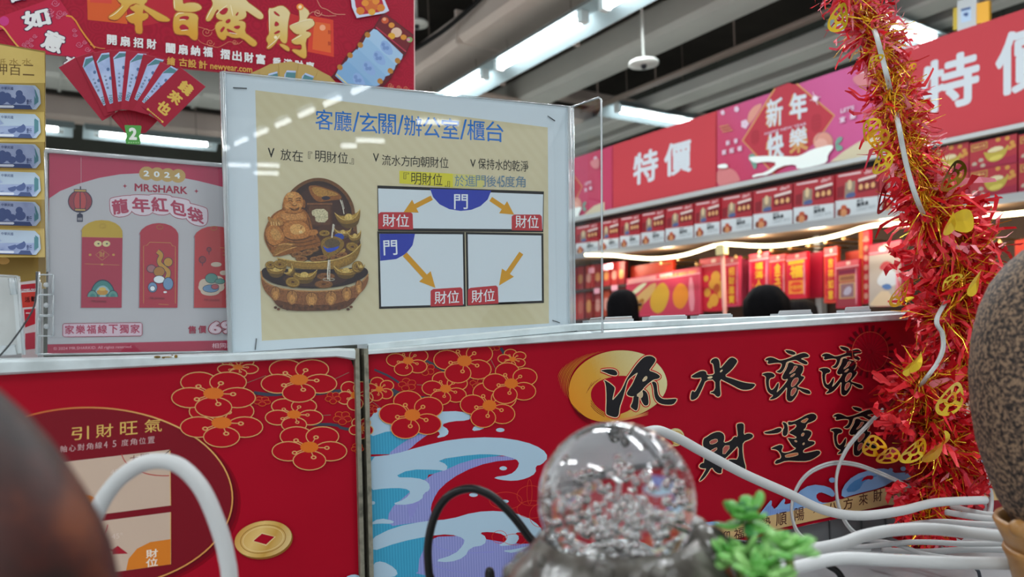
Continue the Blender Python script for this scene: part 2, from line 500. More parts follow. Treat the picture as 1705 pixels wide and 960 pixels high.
def troffer(p0, p1, r=.028):
    mb = MB(); mb.tube([p0, p1], r, M_TUBE, 8)
    root = thing('tube_light', (p0+p1)/2, 'ceiling lamp seen only as a dash mirrored in the acrylic sign', 'lamp', 'lamps mirrored in the acrylic sign')
    mb.build('tube', root)
    hb = MB(); d = (p1-p0).normalized(); q = d.cross(Z)
    hb.cbox((p0+p1)/2 + Z*.06, d, q, Z, (p1-p0).length/2+.05, .08, .02, M_HOUSING); hb.build('housing', root)
    rb = MB(); rb.tube([(p0+p1)/2 + Z*.07, Vector(((p0+p1)[0]/2, (p0+p1)[1]/2, CAM_Z+4.0))], .005, M_PIPE, 6); rb.build('hanger_rod', root)
for k in range(-1, 7):
    a = Vector((-6.28, .87)); b = Vector((-8.22, -.24)); d = (b-a)/4.3
    p = a + d*(k-.27); q = a + d*(k+.27)
    troffer(W(p.x, p.y, 2.45), W(q.x, q.y, 2.45))
for s, t, l in ((-8.3, 1.15, .35), (-8.6, .9, .2), (-9.9, -.55, .3), (-9.86, -.15, .3), (-10.4, -.2, .35), (-7.35, 1.85, .5)):
    troffer(W(s, t-l/2, 2.45), W(s, t+l/2, 2.45))
# round white discs under the ceiling
def disc(px, py, d, rpx, label):
    c = at(px, py, d); r = rpx/F*d
    root = thing('ceiling_disc', c, label, 'ceiling fitting')
    mb = MB(); mb.lathe(c, [(r*.98, 0), (r, .01), (r, .02), (r*.9, .03)], M_BEAM, 28); mb.build('plate', root)
    mb = MB(); mb.tube([c + Z*.03, Vector((c.x, c.y, CAM_Z+4.0))], .012, M_BEAM, 8); mb.build('rod', root)
    mb = MB(); mb.ball(c - Z*.01, .025, mat('#20242a', .4), 10, 6); mb.build('sensor', root)
disc(1072, 108, 6.0, 25, 'round white ceiling disc on a rod beside the grey duct')
disc(694, 42, 6.5, 19, 'round white disc partly hidden by the red banner edge')
# ================================================================ display table and the red partition
TABLE_H = -.27
CP = -.605
def L2(u, v, h):
    """u along the partition, v out from its n=0 plane towards the viewer, h above the eye"""
    return CAM + ALONG2*u + N2*v + Z*h
M_TABLE = noise_mat('grey_table_laminate', ['#9a9d9f', '#a6a9ab'], 6, .35)
M_RAIL = noise_mat('chipped_white_paint', ['#c3d0d3', '#cfdadc', '#b2bcbd'], 25, .35)
tb = thing('display_table', L2(.2, -.3, -CAM_Z), 'grey topped display table under the fountains and cables', 'table')
mb = MB(); mb.box(L2(-1.0, -.95, TABLE_H-.04), ALONG2*2.6, N2*1.25, Z*.04, M_TABLE); mb.build('table_top', tb)
for u in (-.95, 1.52):
    for v in (-.92, .24):
        mb = MB(); mb.box(L2(u, v, -CAM_Z), ALONG2*.04, N2*.04, Z*(CAM_Z+TABLE_H-.04), mat('#8d9092', .4, .6)); mb.build('leg', tb)
mb = MB(); mb.box(L2(-.93, -.9, -.95), ALONG2*2.46, N2*1.15, Z*.02, M_TABLE); mb.build('shelf', tb)

RED = noise_mat('red_vinyl_print', ['#a30420', '#aa0623'], 8, .5, spec=.12)
RED_DK = mat('#7c0a1c', .42, 0, .2)
PETAL = mat('#ac0a1e', .5, 0, .12); PETAL2 = mat('#a00a1c', .5, 0, .12)
GOLD_L = mat('#d9a868', .4); GOLD_O = mat('#d9661d', .4); CORE = mat('#d9701a', .4)
INK = mat('#0d0b12', .4); CREAM = mat('#e6d2a8', .45); GLOWRED = mat('#c20f1c', .4, 0, .2)
TAN = mat('#cbb29e', .45); ORANGE = mat('#d97c1e', .4); BRANCH = mat('#3a3d4e', .5)
PALE = mat('#aecadd', .4); MAROON = mat('#5c0815', .5, 0, .1)
DIM = mat('#c9a3a2', .45)

# ---- left panel
a = Art(N2, CP)
root_l = thing('counter_display', hit(300, 1100, N2, CP), 'red display panel with gold circle, plum blossoms and tan diagrams', 'display')
edge = [(-110, 612), (540, 594), (572, 594), (585, 600), (591, 618), (598, 1010), (600, 1068), (-110, 1232)]
a.slab(edge, .012, RED)
a.ell(158, 836, 243, 153, mat('#8a041a', .5, 0, .1), n=60); a.ell(154, 834, 242, 152, mat('#74061a', .5, 0, .1), n=60)
a.ell(150, 831, 241, 151, MAROON, n=60); a.e += 1e-5
a.ell(147, 829, 238, 149, RED_DK, n=60)
a.eline(147, 829, 240, 151, 2.6, grad_mat('gold_line', [(0, '#c05a1c'), (.5, '#e0b06a'), (1, '#d98a3c')], hit(0, 700, N2, CP), hit(400, 950, N2, CP)), n=90)
for i, ch in enumerate('引財旺氣'):
    x = 119 + i*40.5; a.label(ch, mat('#d9b45e', .35), x, 733-i*4.2, 29, 22, -.09, .004)
for i, ch in enumerate('軸心對角線45度角位置'):
    x = 100 + i*14.6; a.label(ch, DIM, x, 753-i*1.5, 11.5 if ch not in '45' else 6, 11, -.1, .004)
a.poly([(60, 774), (283, 748), (284, 841), (60, 870)], TAN)
a.poly([(60, 881), (284, 852), (284, 939), (60, 970)], TAN)
a.line([(283, 748), (284, 841)], 1.5, GOLD_L); a.line([(284, 852), (284, 939)], 1.5, GOLD_L)
a.line(a.epts(284, 745, 82, 46, -6, 20, 95, 178), 1.6, mat('#b23a35', .4))
for i, ch in enumerate('大門'): a.label(ch, mat('#7a3a34', .4), 216+i*18, 770-i*2.5, 14, 12, -.13, .004)
a.line([(272, 758), (284, 748)], 1.5, mat('#4a1c1c', .4))
a.poly([(60, 872), (60, 815), (130, 820), (158, 826), (166, 840), (160, 853)], ORANGE, 1)
a.poly([(284, 939), (210, 949), (214, 930), (228, 913), (250, 902), (284, 897)], ORANGE)
a.label('財', mat('#efe0d0', .4), 243, 929, 20, 14, -.12, .02); a.label('位', mat('#efe0d0', .4), 243, 944, 20, 14, -.12, .02)
a.poly([(188, 914), (196, 908), (213, 921), (188, 922)], mat('#a31227', .4)); a.line([(150, 905), (196, 918)], 3, mat('#a31227', .4))
a.line(a.epts(60, 880, 120, 60, -6, 14, 5, 60), 1.6, mat('#c2555a', .4))
a.label('45°', mat('#d9c6ba', .4), 184, 790, 18, 9, -.1); a.label('45°', mat('#d9c6ba', .4), 186, 897, 18, 9, -.1)
# blossoms and twigs
a.crop(260, 570, .4064)
for p, w in (([(400, 205), (470, 215), (560, 205), (650, 212), (750, 195), (830, 205)], 14), ([(640, 335), (740, 335), (760, 352), (830, 358)], 12)):
    a.line(p, w*.4, BRANCH, it=1)
for p in ([(372, 165), (450, 135)], [(730, 150), (790, 122)], [(660, 300), (715, 296)], [(690, 232), (740, 240)]):
    a.line(p, .9, mat('#8a6a5a', .5))
FL = [(335, 100, 85, 45, 0), (590, 330, 0, 0, 0), (815, 215, 75, 62, 0), (840, 350, 50, 45, 0), (725, 226, 32, 25, 1), (763, 308, 38, 28, 1), (435, 240, 34, 20, 1), (825, 432, 26, 20, 1)]
def lflow(cx, cy, rx, ry, small):
    a.crop(0, 0, 1)
    X, Y = 260 + cx*.4064, 570 + cy*.4064
    a.flower(X, Y, rx*.4064, ry*.4064, PETAL2 if small else PETAL, GOLD_O if small else GOLD_L, mat('#b8261c', .4) if small else CORE, .8 if small else 1.5, 90, not small)
    a.crop(260, 570, .4064)
for q in FL:
    if q[2]: lflow(*q)
lflow(565, 294, 120, 72, 0); lflow(268, 328, 172, 100, 0); lflow(585, 152, 158, 92, 0); lflow(235, 208, 175, 98, 0); lflow(628, 428, 156, 94, 0)
# gold cash coin
a.crop(0, 0, 1)
gm = grad_mat('printed_gold', [(0, '#c78f3a'), (.35, '#e3bf74'), (.6, '#c79a45'), (1, '#e6cf98')], hit(392, 880, N2, CP), hit(486, 920, N2, CP))
a.ell(440, 899, 48, 31, mat('#8a5a1c', .4), -10, 36); a.ell(438, 897, 48, 30, gm, -10, 36)
a.eline(438, 897, 38, 23, 1.2, mat('#9c6c26', .4), -10, 36); a.eline(438, 897, 34, 20, .8, mat('#e8cf96', .4), -10, 36)
a.poly([(420, 900), (436, 886), (459, 893), (443, 908)], mat('#e8cf96', .4)); a.poly([(422, 900), (436, 888), (457, 893), (443, 906)], RED)
a.poly([(575, 960), (588, 955), (600, 958), (600, 972), (575, 975)], PALE, 1)
a.build('printed_panel', root_l)
# rail of the left panel
def rail(root, pts_top, pts_bot, c0, c1, name='rail', m=M_RAIL, lip=None):
    mb = MB()
    f = [hit(x, y, N2, c0) for x, y in pts_top]; g = [hit(x, y, N2, c0) for x, y in pts_bot]
    d = N2*(c1-c0)
    mid = [p + (q-p)*.18 + N2*.004 for p, q in zip(f, g)]; mid2 = [p + (q-p)*.85 + N2*.004 for p, q in zip(f, g)]
    rows = [[p + d for p in f], f, mid, mid2, g, [p + d for p in g]]
    n = len(f); v = [p for r in rows for p in r]; fc = []
    for r in range(len(rows)):
        r2 = (r+1) % len(rows)
        for i in range(n-1): fc.append((r*n+i, r*n+i+1, r2*n+i+1, r2*n+i))
    fc.append([r*n for r in range(len(rows))]); fc.append([r*n+n-1 for r in reversed(range(len(rows)))])
    mb.add(v, fc, m)
    return mb.build(name, root)
rail(root_l, [(-110, 601), (200, 594), (400, 588), (560, 581), (590, 580)], [(-110, 630), (200, 613), (400, 602), (560, 594), (590, 599)], CP+.004, CP-.06)
ra = Art(N2, CP+.0095, 1e-5)
for x, y, rx, ry in ((262, 594, 6, 2.2), (272, 595, 3, 1.6), (293, 593, 3, 3), (287, 591, 2, 1), (278, 594, 10, 1.2)):
    ra.ell(x, y, rx, ry, noise_mat('rust', ['#5c4a1c', '#96762c'], 300, .8), n=10)
ra.build('rust_marks', root_l, label='brown rust spots on the white rail')
# ---- post between the panels
root_p = thing('metal_post', hit(603, 1150, N2, CP), 'grimy slotted grey metal post between the two red panels', 'post')
mb = MB(); M_POST = noise_mat('grimy_aluminium', ['#5d5c50', '#8f8c7c', '#787566'], 90, .45, .35)
def vstrip(mb, xa, xb, c, th, m, ytop=580, lean=8):
    mb.prism([hit(xa, ytop, N2, c), hit(xb, ytop, N2, c), hit(xb+lean*1.55, 1080, N2, c), hit(xa+lean*1.55, 1080, N2, c)], -N2*th, m)
vstrip(mb, 591, 598, CP+.006, .03, M_POST); mb.build('left_flange', root_p)
mb = MB(); vstrip(mb, 606, 613, CP+.006, .03, M_POST); mb.build('right_flange', root_p)
mb = MB(); vstrip(mb, 598, 606, CP-.004, .02, mat('#3a382f', .5, .3)); mb.build('slot', root_p)
# ---- right panel with waves and calligraphy
root_r = thing('counter_display', hit(1000, 950, N2, CP), 'red display panel with blue waves and two rows of black calligraphy', 'display')
a = Art(N2, CP)
a.slab([(613, 588), (960, 566), (1300, 545), (1526, 530), (1528, 600), (1530, 838), (1480, 846), (1350, 872), (1160, 920), (1000, 960), (800, 1010), (620, 1058)], .012, RED)
TEAL = stripe_mat('teal_stripe_print', '#2a93bb', '#3aa4c8', ALONG2, 2600); LAV = stripe_mat('lavender_stripe_print', '#7f86c6', '#959bd3', ALONG2, 2600)
LBLUE = mat('#86aede', .4)
a.clip = (612, 587, 1526, 530)
a.crop(590, 560, .4167)
# wave layers, back to front
a.poly([(55, 350), (110, 292), (130, 285), (90, 285), (62, 330)], PALE)
a.poly([(55, 470), (55, 330), (120, 300), (330, 300), (330, 380), (250, 400), (160, 470)], TEAL)
a.poly([(130, 472), (190, 425), (260, 388), (325, 372), (262, 412), (215, 455), (170, 472)], LAV, 1)
a.poly([(50, 405), (50, 330), (110, 296), (330, 300), (430, 297), (470, 318), (455, 335), (390, 338), (345, 352), (378, 372), (372, 396), (325, 407), (347, 385), (315, 372), (250, 384), (150, 372)], PALE, 1)
a.poly([(55, 960), (55, 480), (200, 470), (330, 470), (260, 640), (300, 740), (300, 960)], TEAL)
a.poly([(130, 760), (140, 690), (200, 640), (290, 560), (400, 510), (480, 478), (660, 478), (660, 490), (540, 500), (430, 540), (345, 600), (312, 655), (303, 700), (330, 735), (225, 745)], LAV, 1)
a.poly([(205, 650), (245, 600), (290, 590), (270, 640), (225, 740), (215, 700)], mat('#8d90d0', .4), 1)
a.poly([(150, 562), (335, 492), (480, 466), (640, 470), (560, 478), (450, 494), (335, 545), (240, 562)], TEAL, 1)
a.poly([(55, 482), (160, 470), (260, 440), (400, 408), (560, 400), (680, 418), (752, 448), (776, 482), (748, 512), (724, 516), (726, 545), (690, 566), (640, 577), (580, 572), (552, 562), (622, 552), (652, 528), (660, 498), (622, 480), (560, 470), (480, 470), (325, 492), (373, 512), (368, 537), (330, 532), (220, 530), (155, 562), (250, 563), (297, 580), (303, 612), (276, 626), (272, 650), (220, 672), (145, 670), (202, 650), (228, 620), (200, 605), (130, 605), (55, 615)], PALE, 1)
a.poly([(55, 752), (100, 724), (162, 736), (150, 748), (100, 746)], PALE, 1)
a.poly([(240, 965), (245, 880), (300, 800), (440, 795), (640, 828), (720, 826), (640, 890), (600, 960), (600, 965)], LAV, 1)
a.poly([(55, 965), (55, 850), (200, 805), (330, 795), (262, 862), (252, 965)], TEAL, 1)
a.line([(300, 820), (345, 850), (440, 865), (560, 860)], 1.6, mat('#8a8fd4', .4), it=2); a.line([(270, 880), (330, 925), (450, 945)], 1.6, mat('#8a8fd4', .4), it=2)
a.poly([(60, 862), (60, 810), (160, 760), (290, 735), (380, 730), (480, 700), (580, 695), (680, 713), (745, 758), (752, 792), (720, 817), (698, 800), (690, 780), (638, 783), (662, 800), (642, 832), (568, 837), (610, 815), (600, 790), (540, 779), (498, 783), (528, 800), (522, 832), (462, 842), (440, 882), (380, 902), (315, 896), (400, 870), (436, 832), (442, 806), (380, 788), (300, 796), (180, 820)], PALE, 1)
a.poly([(75, 905), (110, 895), (165, 925), (175, 955), (120, 965), (60, 960)], PALE, 1)
a.poly([(585, 855), (640, 850), (720, 830), (640, 866)], PALE, 1)
for x, y, rx, ry in ((583, 373, 17, 8), (595, 526, 15, 8), (476, 632, 17, 8), (600, 658, 17, 7), (75, 664, 8, 7), (500, 368, 0, 0)):
    if rx: a.ell(x, y, rx, ry, PALE)
a.poly([(468, 378), (480, 355), (528, 352), (512, 372)], PALE, 1)
# thin outlined blossom behind the crystal ball
THIN = mat('#cf3a1e', .4)
for x, y, rx, ry in ((605, 655, 65, 34), (705, 635, 55, 40), (710, 690, 60, 35), (740, 715, 40, 45), (700, 620, 10, 50)):
    a.eline(x, y, rx, ry, .8, THIN)
for i, (cx, cy, rx, ry) in enumerate(((580, 800, 30, 25), (640, 810, 45, 22))): a.eline(cx, cy, rx, ry, .7, THIN)
# twigs and blossoms
for p, w in (([(285, 98), (330, 120), (360, 135)], 6), ([(50, 178), (110, 185), (180, 232), (240, 245), (300, 248)], 7), ([(440, 160), (530, 160)], 7), ([(585, 45), (600, 70)], 5), ([(80, 132), (140, 158), (180, 185)], 3.5), ([(150, 215), (180, 245)], 9)):
    a.line(p, w, BRANCH, it=1)
for p in ([(335, 45), (345, 70)], [(545, 90), (570, 140)], [(250, 192), (280, 194)], [(60, 250), (105, 285)], [(510, 205), (550, 215)]):
    a.line(p, .9, mat('#8a6a5a', .5))
def rflow(cx, cy, rx, ry, small=0):
    a.crop(0, 0, 1)
    a.flower(590 + cx*.4167, 560 + cy*.4167, rx*.4167, ry*.4167, PETAL2 if small else PETAL, GOLD_O if small else mat('#dc9a50', .4), mat('#b8261c', .4) if small else CORE, .7 if small else 1.4, 112, not small)
    a.crop(590, 560, .4167)
for q in ((290, 130, 32, 26, 1), (212, 192, 36, 26, 1), (490, 186, 28, 22, 1), (555, 40, 30, 18, 1), (72, 290, 22, 18, 1), (100, 210, 62, 48), (632, 90, 58, 40), (215, 96, 86, 62), (365, 208, 94, 68), (440, 97, 122, 92), (540, 275, 116, 92), (627, 187, 112, 84), (232, 313, 132, 98)):
    rflow(*q)
# brush ring
a.crop(840, 560, .4167)
pa, pb = hit(1075, 590, N2, CP), hit(950, 690, N2, CP)
ring = grad_mat('brushed_gold_print', [(0, '#d8cf9c'), (.35, '#cdb878'), (.65, '#cf9a35'), (1, '#d98a1c')], pa, pb, .45, .12)
a.poly([(255, 215), (265, 165), (300, 115), (360, 75), (430, 55), (500, 55), (560, 70), (600, 95), (640, 140), (655, 200), (620, 262), (560, 302), (500, 325), (440, 340), (390, 342), (340, 330), (290, 300), (262, 262)], ring, 2)
a.poly([(343, 235), (350, 205), (375, 178), (420, 162), (470, 155), (500, 160), (540, 200), (540, 250), (510, 290), (460, 312), (420, 312), (385, 295), (355, 270)], RED, 2)
OR2 = mat('#d68a24', .4)
for k in range(9):
    r = 1.0 + k*.035
    a.line(a.epts(445, 200, 190+k*6, 146+k*3, 0, 22, 152 + k*5, 256 - k*6), 1.1 - .05*k, OR2 if k % 2 else mat('#c9761c', .4), taper=True)
for k in range(6):
    a.line([(345, 250+k*5), (365, 280+k*4), (400, 305+k*3)], .8, MAROON if k % 2 else OR2, it=1)
for k in range(5):
    a.line([(430, 330+k*3), (500, 326-k*2+k*3), (575, 300+k*3)], 1.0, mat('#d98a50', .4), it=2, taper=True)
for k in range(5):
    a.line([(262+k*4, 262+k*9), (300+k*4, 305+k*8), (345+k*3, 335+k*5)], .9, MAROON, it=1, taper=True)
for k in range(4):
    a.line([(385-k*12, 165+k*6), (345-k*6, 196+k*10)], .6, mat('#8a1c1c', .4), taper=True)
# gold ring piece right of the ball
a.ell(683, 402, 36, 36, ring); a.ell(652, 424, 24, 17, RED); a.eline(690, 405, 24, 26, 1.2, mat('#b98a2c', .4))
HOLE = mat('#b2564c', .4)
# 流
a.crop(980, 580, .13536)
a.shape([[(140, 270), (210, 255), (280, 252), (330, 265), (357, 300), (350, 325), (320, 332), (260, 318), (200, 290)],
 [(183, 382), (240, 410), (310, 465), (325, 490), (305, 560), (288, 645), (340, 590), (400, 520), (440, 440), (470, 370), (520, 300), (580, 210), (650, 130), (700, 95), (770, 88), (822, 120), (825, 150), (800, 190), (765, 235), (742, 272), (800, 288), (860, 318), (884, 345), (860, 370), (800, 380), (770, 400), (720, 440), (680, 480), (660, 510), (600, 560), (550, 592), (490, 580), (466, 555), (490, 510), (540, 440), (580, 350), (612, 287), (560, 320), (510, 360), (475, 400), (440, 540), (410, 640), (380, 720), (372, 820), (340, 848), (280, 835), (222, 812), (215, 780), (222, 600), (213, 430)],
 [(555, 575), (620, 560), (612, 700), (600, 750), (580, 765), (530, 730), (515, 710), (545, 655)],
 [(665, 500), (720, 540), (735, 600), (740, 670), (727, 697), (690, 702), (665, 670), (638, 610), (660, 560)],
 [(772, 405), (822, 408), (840, 440), (845, 520), (860, 580), (910, 622), (990, 622), (1090, 613), (1075, 650), (1040, 688), (960, 692), (880, 677), (832, 640), (808, 580), (800, 470)]],
 [[(655, 405), (700, 338), (724, 350), (702, 390)], [(590, 580), (655, 520), (668, 560), (655, 605), (620, 590)]], INK, CREAM, 1.3, GLOWRED, 6, mat('#c9b490', .4))
a.crop(1140, 580, .10417)
a.shape([[(85, 455), (200, 380), (280, 350), (345, 365), (355, 430), (480, 415), (470, 330), (455, 235), (412, 228), (430, 175), (490, 148), (540, 165), (560, 230), (563, 330), (640, 240), (720, 148), (780, 140), (848, 192), (820, 250), (740, 350), (625, 440), (760, 480), (900, 530), (1010, 553), (1138, 563), (1100, 622), (1050, 652), (960, 662), (880, 647), (760, 580), (640, 520), (562, 480), (565, 640), (578, 742), (540, 775), (500, 758), (470, 720), (388, 705), (492, 668), (486, 492), (335, 502), (290, 610), (240, 720), (200, 790), (130, 825), (92, 812), (100, 720), (125, 668), (165, 702), (220, 600), (288, 458), (180, 472)]],
 [[(355, 472), (400, 448), (448, 448), (420, 476)], [(562, 372), (595, 338), (605, 345), (580, 372)]], INK, CREAM, 1.3, GLOWRED, 6, CREAM)
ROLLP = [[(405, 105), (500, 115), (560, 140), (568, 165), (530, 182), (470, 165), (430, 140)],
 [(110, 262), (150, 220), (220, 210), (300, 245), (340, 262), (440, 240), (560, 190), (660, 150), (720, 153), (765, 190), (750, 212), (690, 217), (632, 235), (700, 260), (745, 290), (730, 320), (680, 312), (610, 275), (570, 250), (480, 265), (430, 285), (420, 330), (390, 400), (350, 442), (300, 432), (280, 421), (340, 390), (372, 320), (340, 292), (250, 297), (168, 313), (152, 290), (175, 260)],
 [(62, 460), (150, 433), (220, 438), (268, 470), (250, 507), (195, 515), (175, 560), (182, 650), (215, 695), (260, 660), (300, 590), (322, 578), (318, 650), (280, 735), (340, 682), (420, 590), (462, 520), (400, 543), (362, 510), (390, 450), (440, 370), (460, 285), (520, 288), (545, 310), (590, 318), (645, 325), (680, 350), (672, 420), (630, 482), (695, 493), (680, 530), (620, 600), (580, 640), (680, 670), (765, 690), (790, 742), (740, 748), (670, 722), (605, 670), (595, 740), (540, 820), (500, 858), (437, 842), (432, 760), (445, 630), (380, 720), (300, 800), (220, 828), (178, 825), (250, 765), (190, 742), (148, 690), (128, 560), (138, 490)]]
ROLLH = [[(505, 590), (548, 520), (608, 510), (595, 570), (530, 640), (502, 640)], [(500, 700), (540, 658), (580, 665), (560, 725), (498, 790)], [(468, 455), (535, 385), (545, 340), (600, 345), (560, 380), (560, 400), (500, 440)], [(480, 497), (570, 435), (520, 495)]]
a.crop(1260, 570, .11455); a.shape(ROLLP, ROLLH, INK, CREAM, 1.2, GLOWRED, 5.5, HOLE)
a.crop(1355.5, 564.5, .1035, .1095); a.shape(ROLLP, ROLLH, INK, CREAM, 1.1, GLOWRED, 5.5, HOLE)
a.crop(1374, 665, .109, .1095); a.shape(ROLLP, ROLLH, INK, CREAM, 1.1, GLOWRED, 5.5, HOLE)
a.crop(1160, 690, .125)
a.shape([[(80, 400), (90, 320), (130, 300), (200, 250), (290, 222), (355, 250), (372, 300), (355, 383), (460, 350), (500, 288), (550, 300), (540, 200), (530, 130), (560, 115), (612, 112), (633, 140), (622, 275), (680, 245), (742, 258), (755, 290), (720, 322), (615, 362), (608, 460), (625, 600), (655, 700), (642, 750), (590, 745), (500, 702), (410, 598), (470, 593), (558, 598), (560, 400), (480, 485), (350, 612), (360, 640), (330, 740), (335, 778), (290, 782), (240, 752), (200, 690), (140, 790), (90, 852), (40, 888), (36, 870), (90, 790), (132, 712), (90, 717), (36, 702), (36, 670), (80, 638), (100, 645), (105, 450)]],
 [[(172, 350), (272, 318), (277, 367), (182, 398)], [(168, 492), (268, 432), (270, 467), (172, 518)], [(215, 572), (270, 533), (268, 577), (232, 592)], [(352, 415), (460, 412), (350, 555)]], INK, CREAM, 1.3, GLOWRED, 6, HOLE)
a.crop(1270, 680, .10417)
a.shape([[(15, 375), (150, 345), (230, 310), (290, 303), (308, 340), (260, 387), (150, 402), (35, 400)],
 [(305, 212), (370, 222), (403, 280), (403, 400), (360, 443), (315, 420), (322, 340), (350, 290)],
 [(400, 202), (480, 213), (600, 157), (700, 98), (800, 70), (865, 108), (853, 172), (780, 213), (700, 238), (692, 300), (636, 352), (720, 337), (785, 370), (772, 432), (705, 515), (825, 518), (835, 560), (760, 603), (645, 652), (648, 715), (780, 688), (895, 660), (935, 710), (840, 783), (720, 838), (560, 838), (370, 828), (260, 873), (205, 884), (190, 860), (220, 818), (292, 798), (292, 740), (250, 672), (200, 648), (118, 642), (200, 598), (290, 570), (328, 598), (292, 680), (340, 710), (440, 690), (545, 635), (480, 603), (415, 500), (388, 462), (500, 482), (550, 460), (500, 425), (402, 385), (540, 300), (530, 240), (430, 268), (405, 250)]],
 [[(600, 205), (742, 138), (680, 222), (640, 217)], [(350, 742), (562, 697), (567, 742), (372, 782)], [(612, 432), (640, 388), (667, 393), (645, 437)], [(500, 505), (547, 512), (537, 538)], [(636, 562), (672, 538), (652, 582)]], INK, CREAM, 1.2, GLOWRED, 6, mat('#c0704c', .4))
# pleated fan emblem
a.crop(0, 0, 1)
for k in range(22):
    t = 2*math.pi*k/22
    a.line([(1449+math.cos(t)*31, 585+math.sin(t)*34), (1449+math.cos(t)*40, 585+math.sin(t)*44)], 4, MAROON)
for k in range(22):
    t = 2*math.pi*k/22
    a.line([(1449+math.cos(t)*4, 585+math.sin(t)*4), (1449+math.cos(t)*29, 585+math.sin(t)*33)], 1.5, mat('#840a1c', .5, 0, .1))
a.eline(1449, 585, 30, 33, 1, mat('#b5482c', .4))
# clouds and couplet strip
a.crop(1140, 540, .375)
a.poly([(20, 960), (30, 895), (70, 880), (140, 872), (162, 884), (120, 905), (60, 930)], LBLUE, 1)
a.poly([(322, 858), (360, 805), (388, 772), (385, 812), (400, 822), (440, 770), (448, 778), (440, 800), (480, 790), (500, 745), (560, 708), (640, 718), (668, 745), (662, 768), (630, 752), (600, 742), (580, 760), (600, 790), (650, 790), (692, 768), (705, 800), (560, 838)], LBLUE, 1)
a.poly([(330, 852), (365, 808), (385, 800), (400, 822), (470, 815), (480, 830)], stripe_mat('soft_blue_stripe_print', '#6f93d4', '#86a4dc', ALONG2, 2600), 1)
a.poly([(695, 772), (700, 722), (750, 668), (840, 640), (900, 638), (945, 665), (900, 660), (1000, 655), (1010, 690), (930, 690), (880, 722), (760, 752)], LBLUE, 1)
a.poly([(710, 745), (740, 700), (800, 672), (870, 668), (800, 690), (770, 740)], stripe_mat('blue_stripe_print', '#3f7fc0', '#4f92cc', ALONG2, 2600), 1)
a.poly([(780, 700), (800, 672), (840, 668), (835, 690), (810, 685)], RED, 1)
for x, y, r in ((655, 690, 14), (970, 640, 12), (915, 645, 10)): a.ell(x, y, r, r*.8, LBLUE)
STRIP = mat('#cfae78', .45)
a.poly([(0, 912), (45, 905), (330, 858), (620, 795), (900, 722), (1030, 700), (1035, 795), (900, 800), (560, 872), (150, 966), (40, 990), (0, 1000)], STRIP)
a.crop(0, 0, 1)
BRN = mat('#46160f', .45)
for ch, x, y, w, h in (('喜', 1177, 912, 17, 21), ('迎', 1199, 906, 17, 21), ('福', 1222, 900, 17, 21), ('氣', 1243, 892, 17, 21), ('勢', 1265, 883, 18, 22), ('順', 1292, 876, 18, 22), ('陽', 1323, 868, 16, 22), ('，', 1354, 854, 4, 6), ('八', 1378, 852, 17, 14), ('方', 1404, 849, 16, 19), ('來', 1430, 842, 15, 19), ('財', 1454, 836, 15, 20), ('運', 1480, 830, 15, 19)):
    a.label(ch, BRN, x, y, w, h, -.2, .008)
a.build('printed_panel', root_r)
rail(root_r, [(612, 583), (960, 553), (1300, 533), (1516, 520)], [(612, 590), (960, 567), (1300, 546), (1527, 531)], CP+.004, CP-.02, 'front_rail')
rail(root_r, [(612, 572), (960, 538), (1300, 525), (1516, 516)], [(612, 583), (960, 552), (1300, 534), (1516, 522)], CP-.022, CP-.06, 'back_rail')
mb = MB(); mb.prism([hit(612, 575, N2, CP-.021), hit(960, 546, N2, CP-.021), hit(960, 555, N2, CP-.021), hit(612, 585, N2, CP-.021)], -N2*.001, mat('#23262a', .6)); mb.build('rail_gap', root_r)
# grey base below the print
mb = MB(); GB = mat('#6f7274', .5)
pts = [hit(640, 1048, N2, CP-.014), hit(1160, 915, N2, CP-.014), hit(1530, 832, N2, CP-.014)]
low = [Vector((p.x, p.y, CAM_Z+TABLE_H+.001)) for p in pts]
mb.prism(pts + low[::-1], -N2*.012, GB)
for f in (.35, .55, .7, .82):
    p = pts[1].lerp(pts[2], f); q = low[1].lerp(low[2], f)
    mb.box(q + N2*.0005, ALONG2*.002, N2*.001, (p-q), mat('#55585a', .5))
mb.build('base_board', root_r)

# ---- third panel, turned towards the viewer, behind the garland
N3 = Vector((math.cos(math.radians(72)), -math.sin(math.radians(72)), 0)).normalized()
hinge = hit(1532, 600, N2, CP-.01)
C3 = N3.dot(hinge - CAM)
root_t = thing('counter_display', hit(1620, 850, N3, C3), 'dark red display panel half hidden behind the tinsel garland', 'display')
a = Art(N3, C3)
a.slab([(1534, 520), (1800, 500), (1800, 905), (1534, 850)], .012, noise_mat('deep_red_vinyl', ['#7d0a1a', '#8c0d1f'], 6, .45))
a.poly([(1604, 640), (1700, 600), (1700, 690), (1604, 705)], TAN)
a.poly([(1590, 705), (1710, 690), (1710, 735), (1590, 742)], RED)
a.poly([(1585, 772), (1625, 745), (1680, 735), (1680, 790), (1590, 800)], TEAL, 1)
a.poly([(1580, 800), (1690, 780), (1690, 830), (1580, 838)], STRIP)
a.line([(1585, 785), (1690, 775)], 4, mat('#a51028', .4))
a.build('printed_panel', root_t)
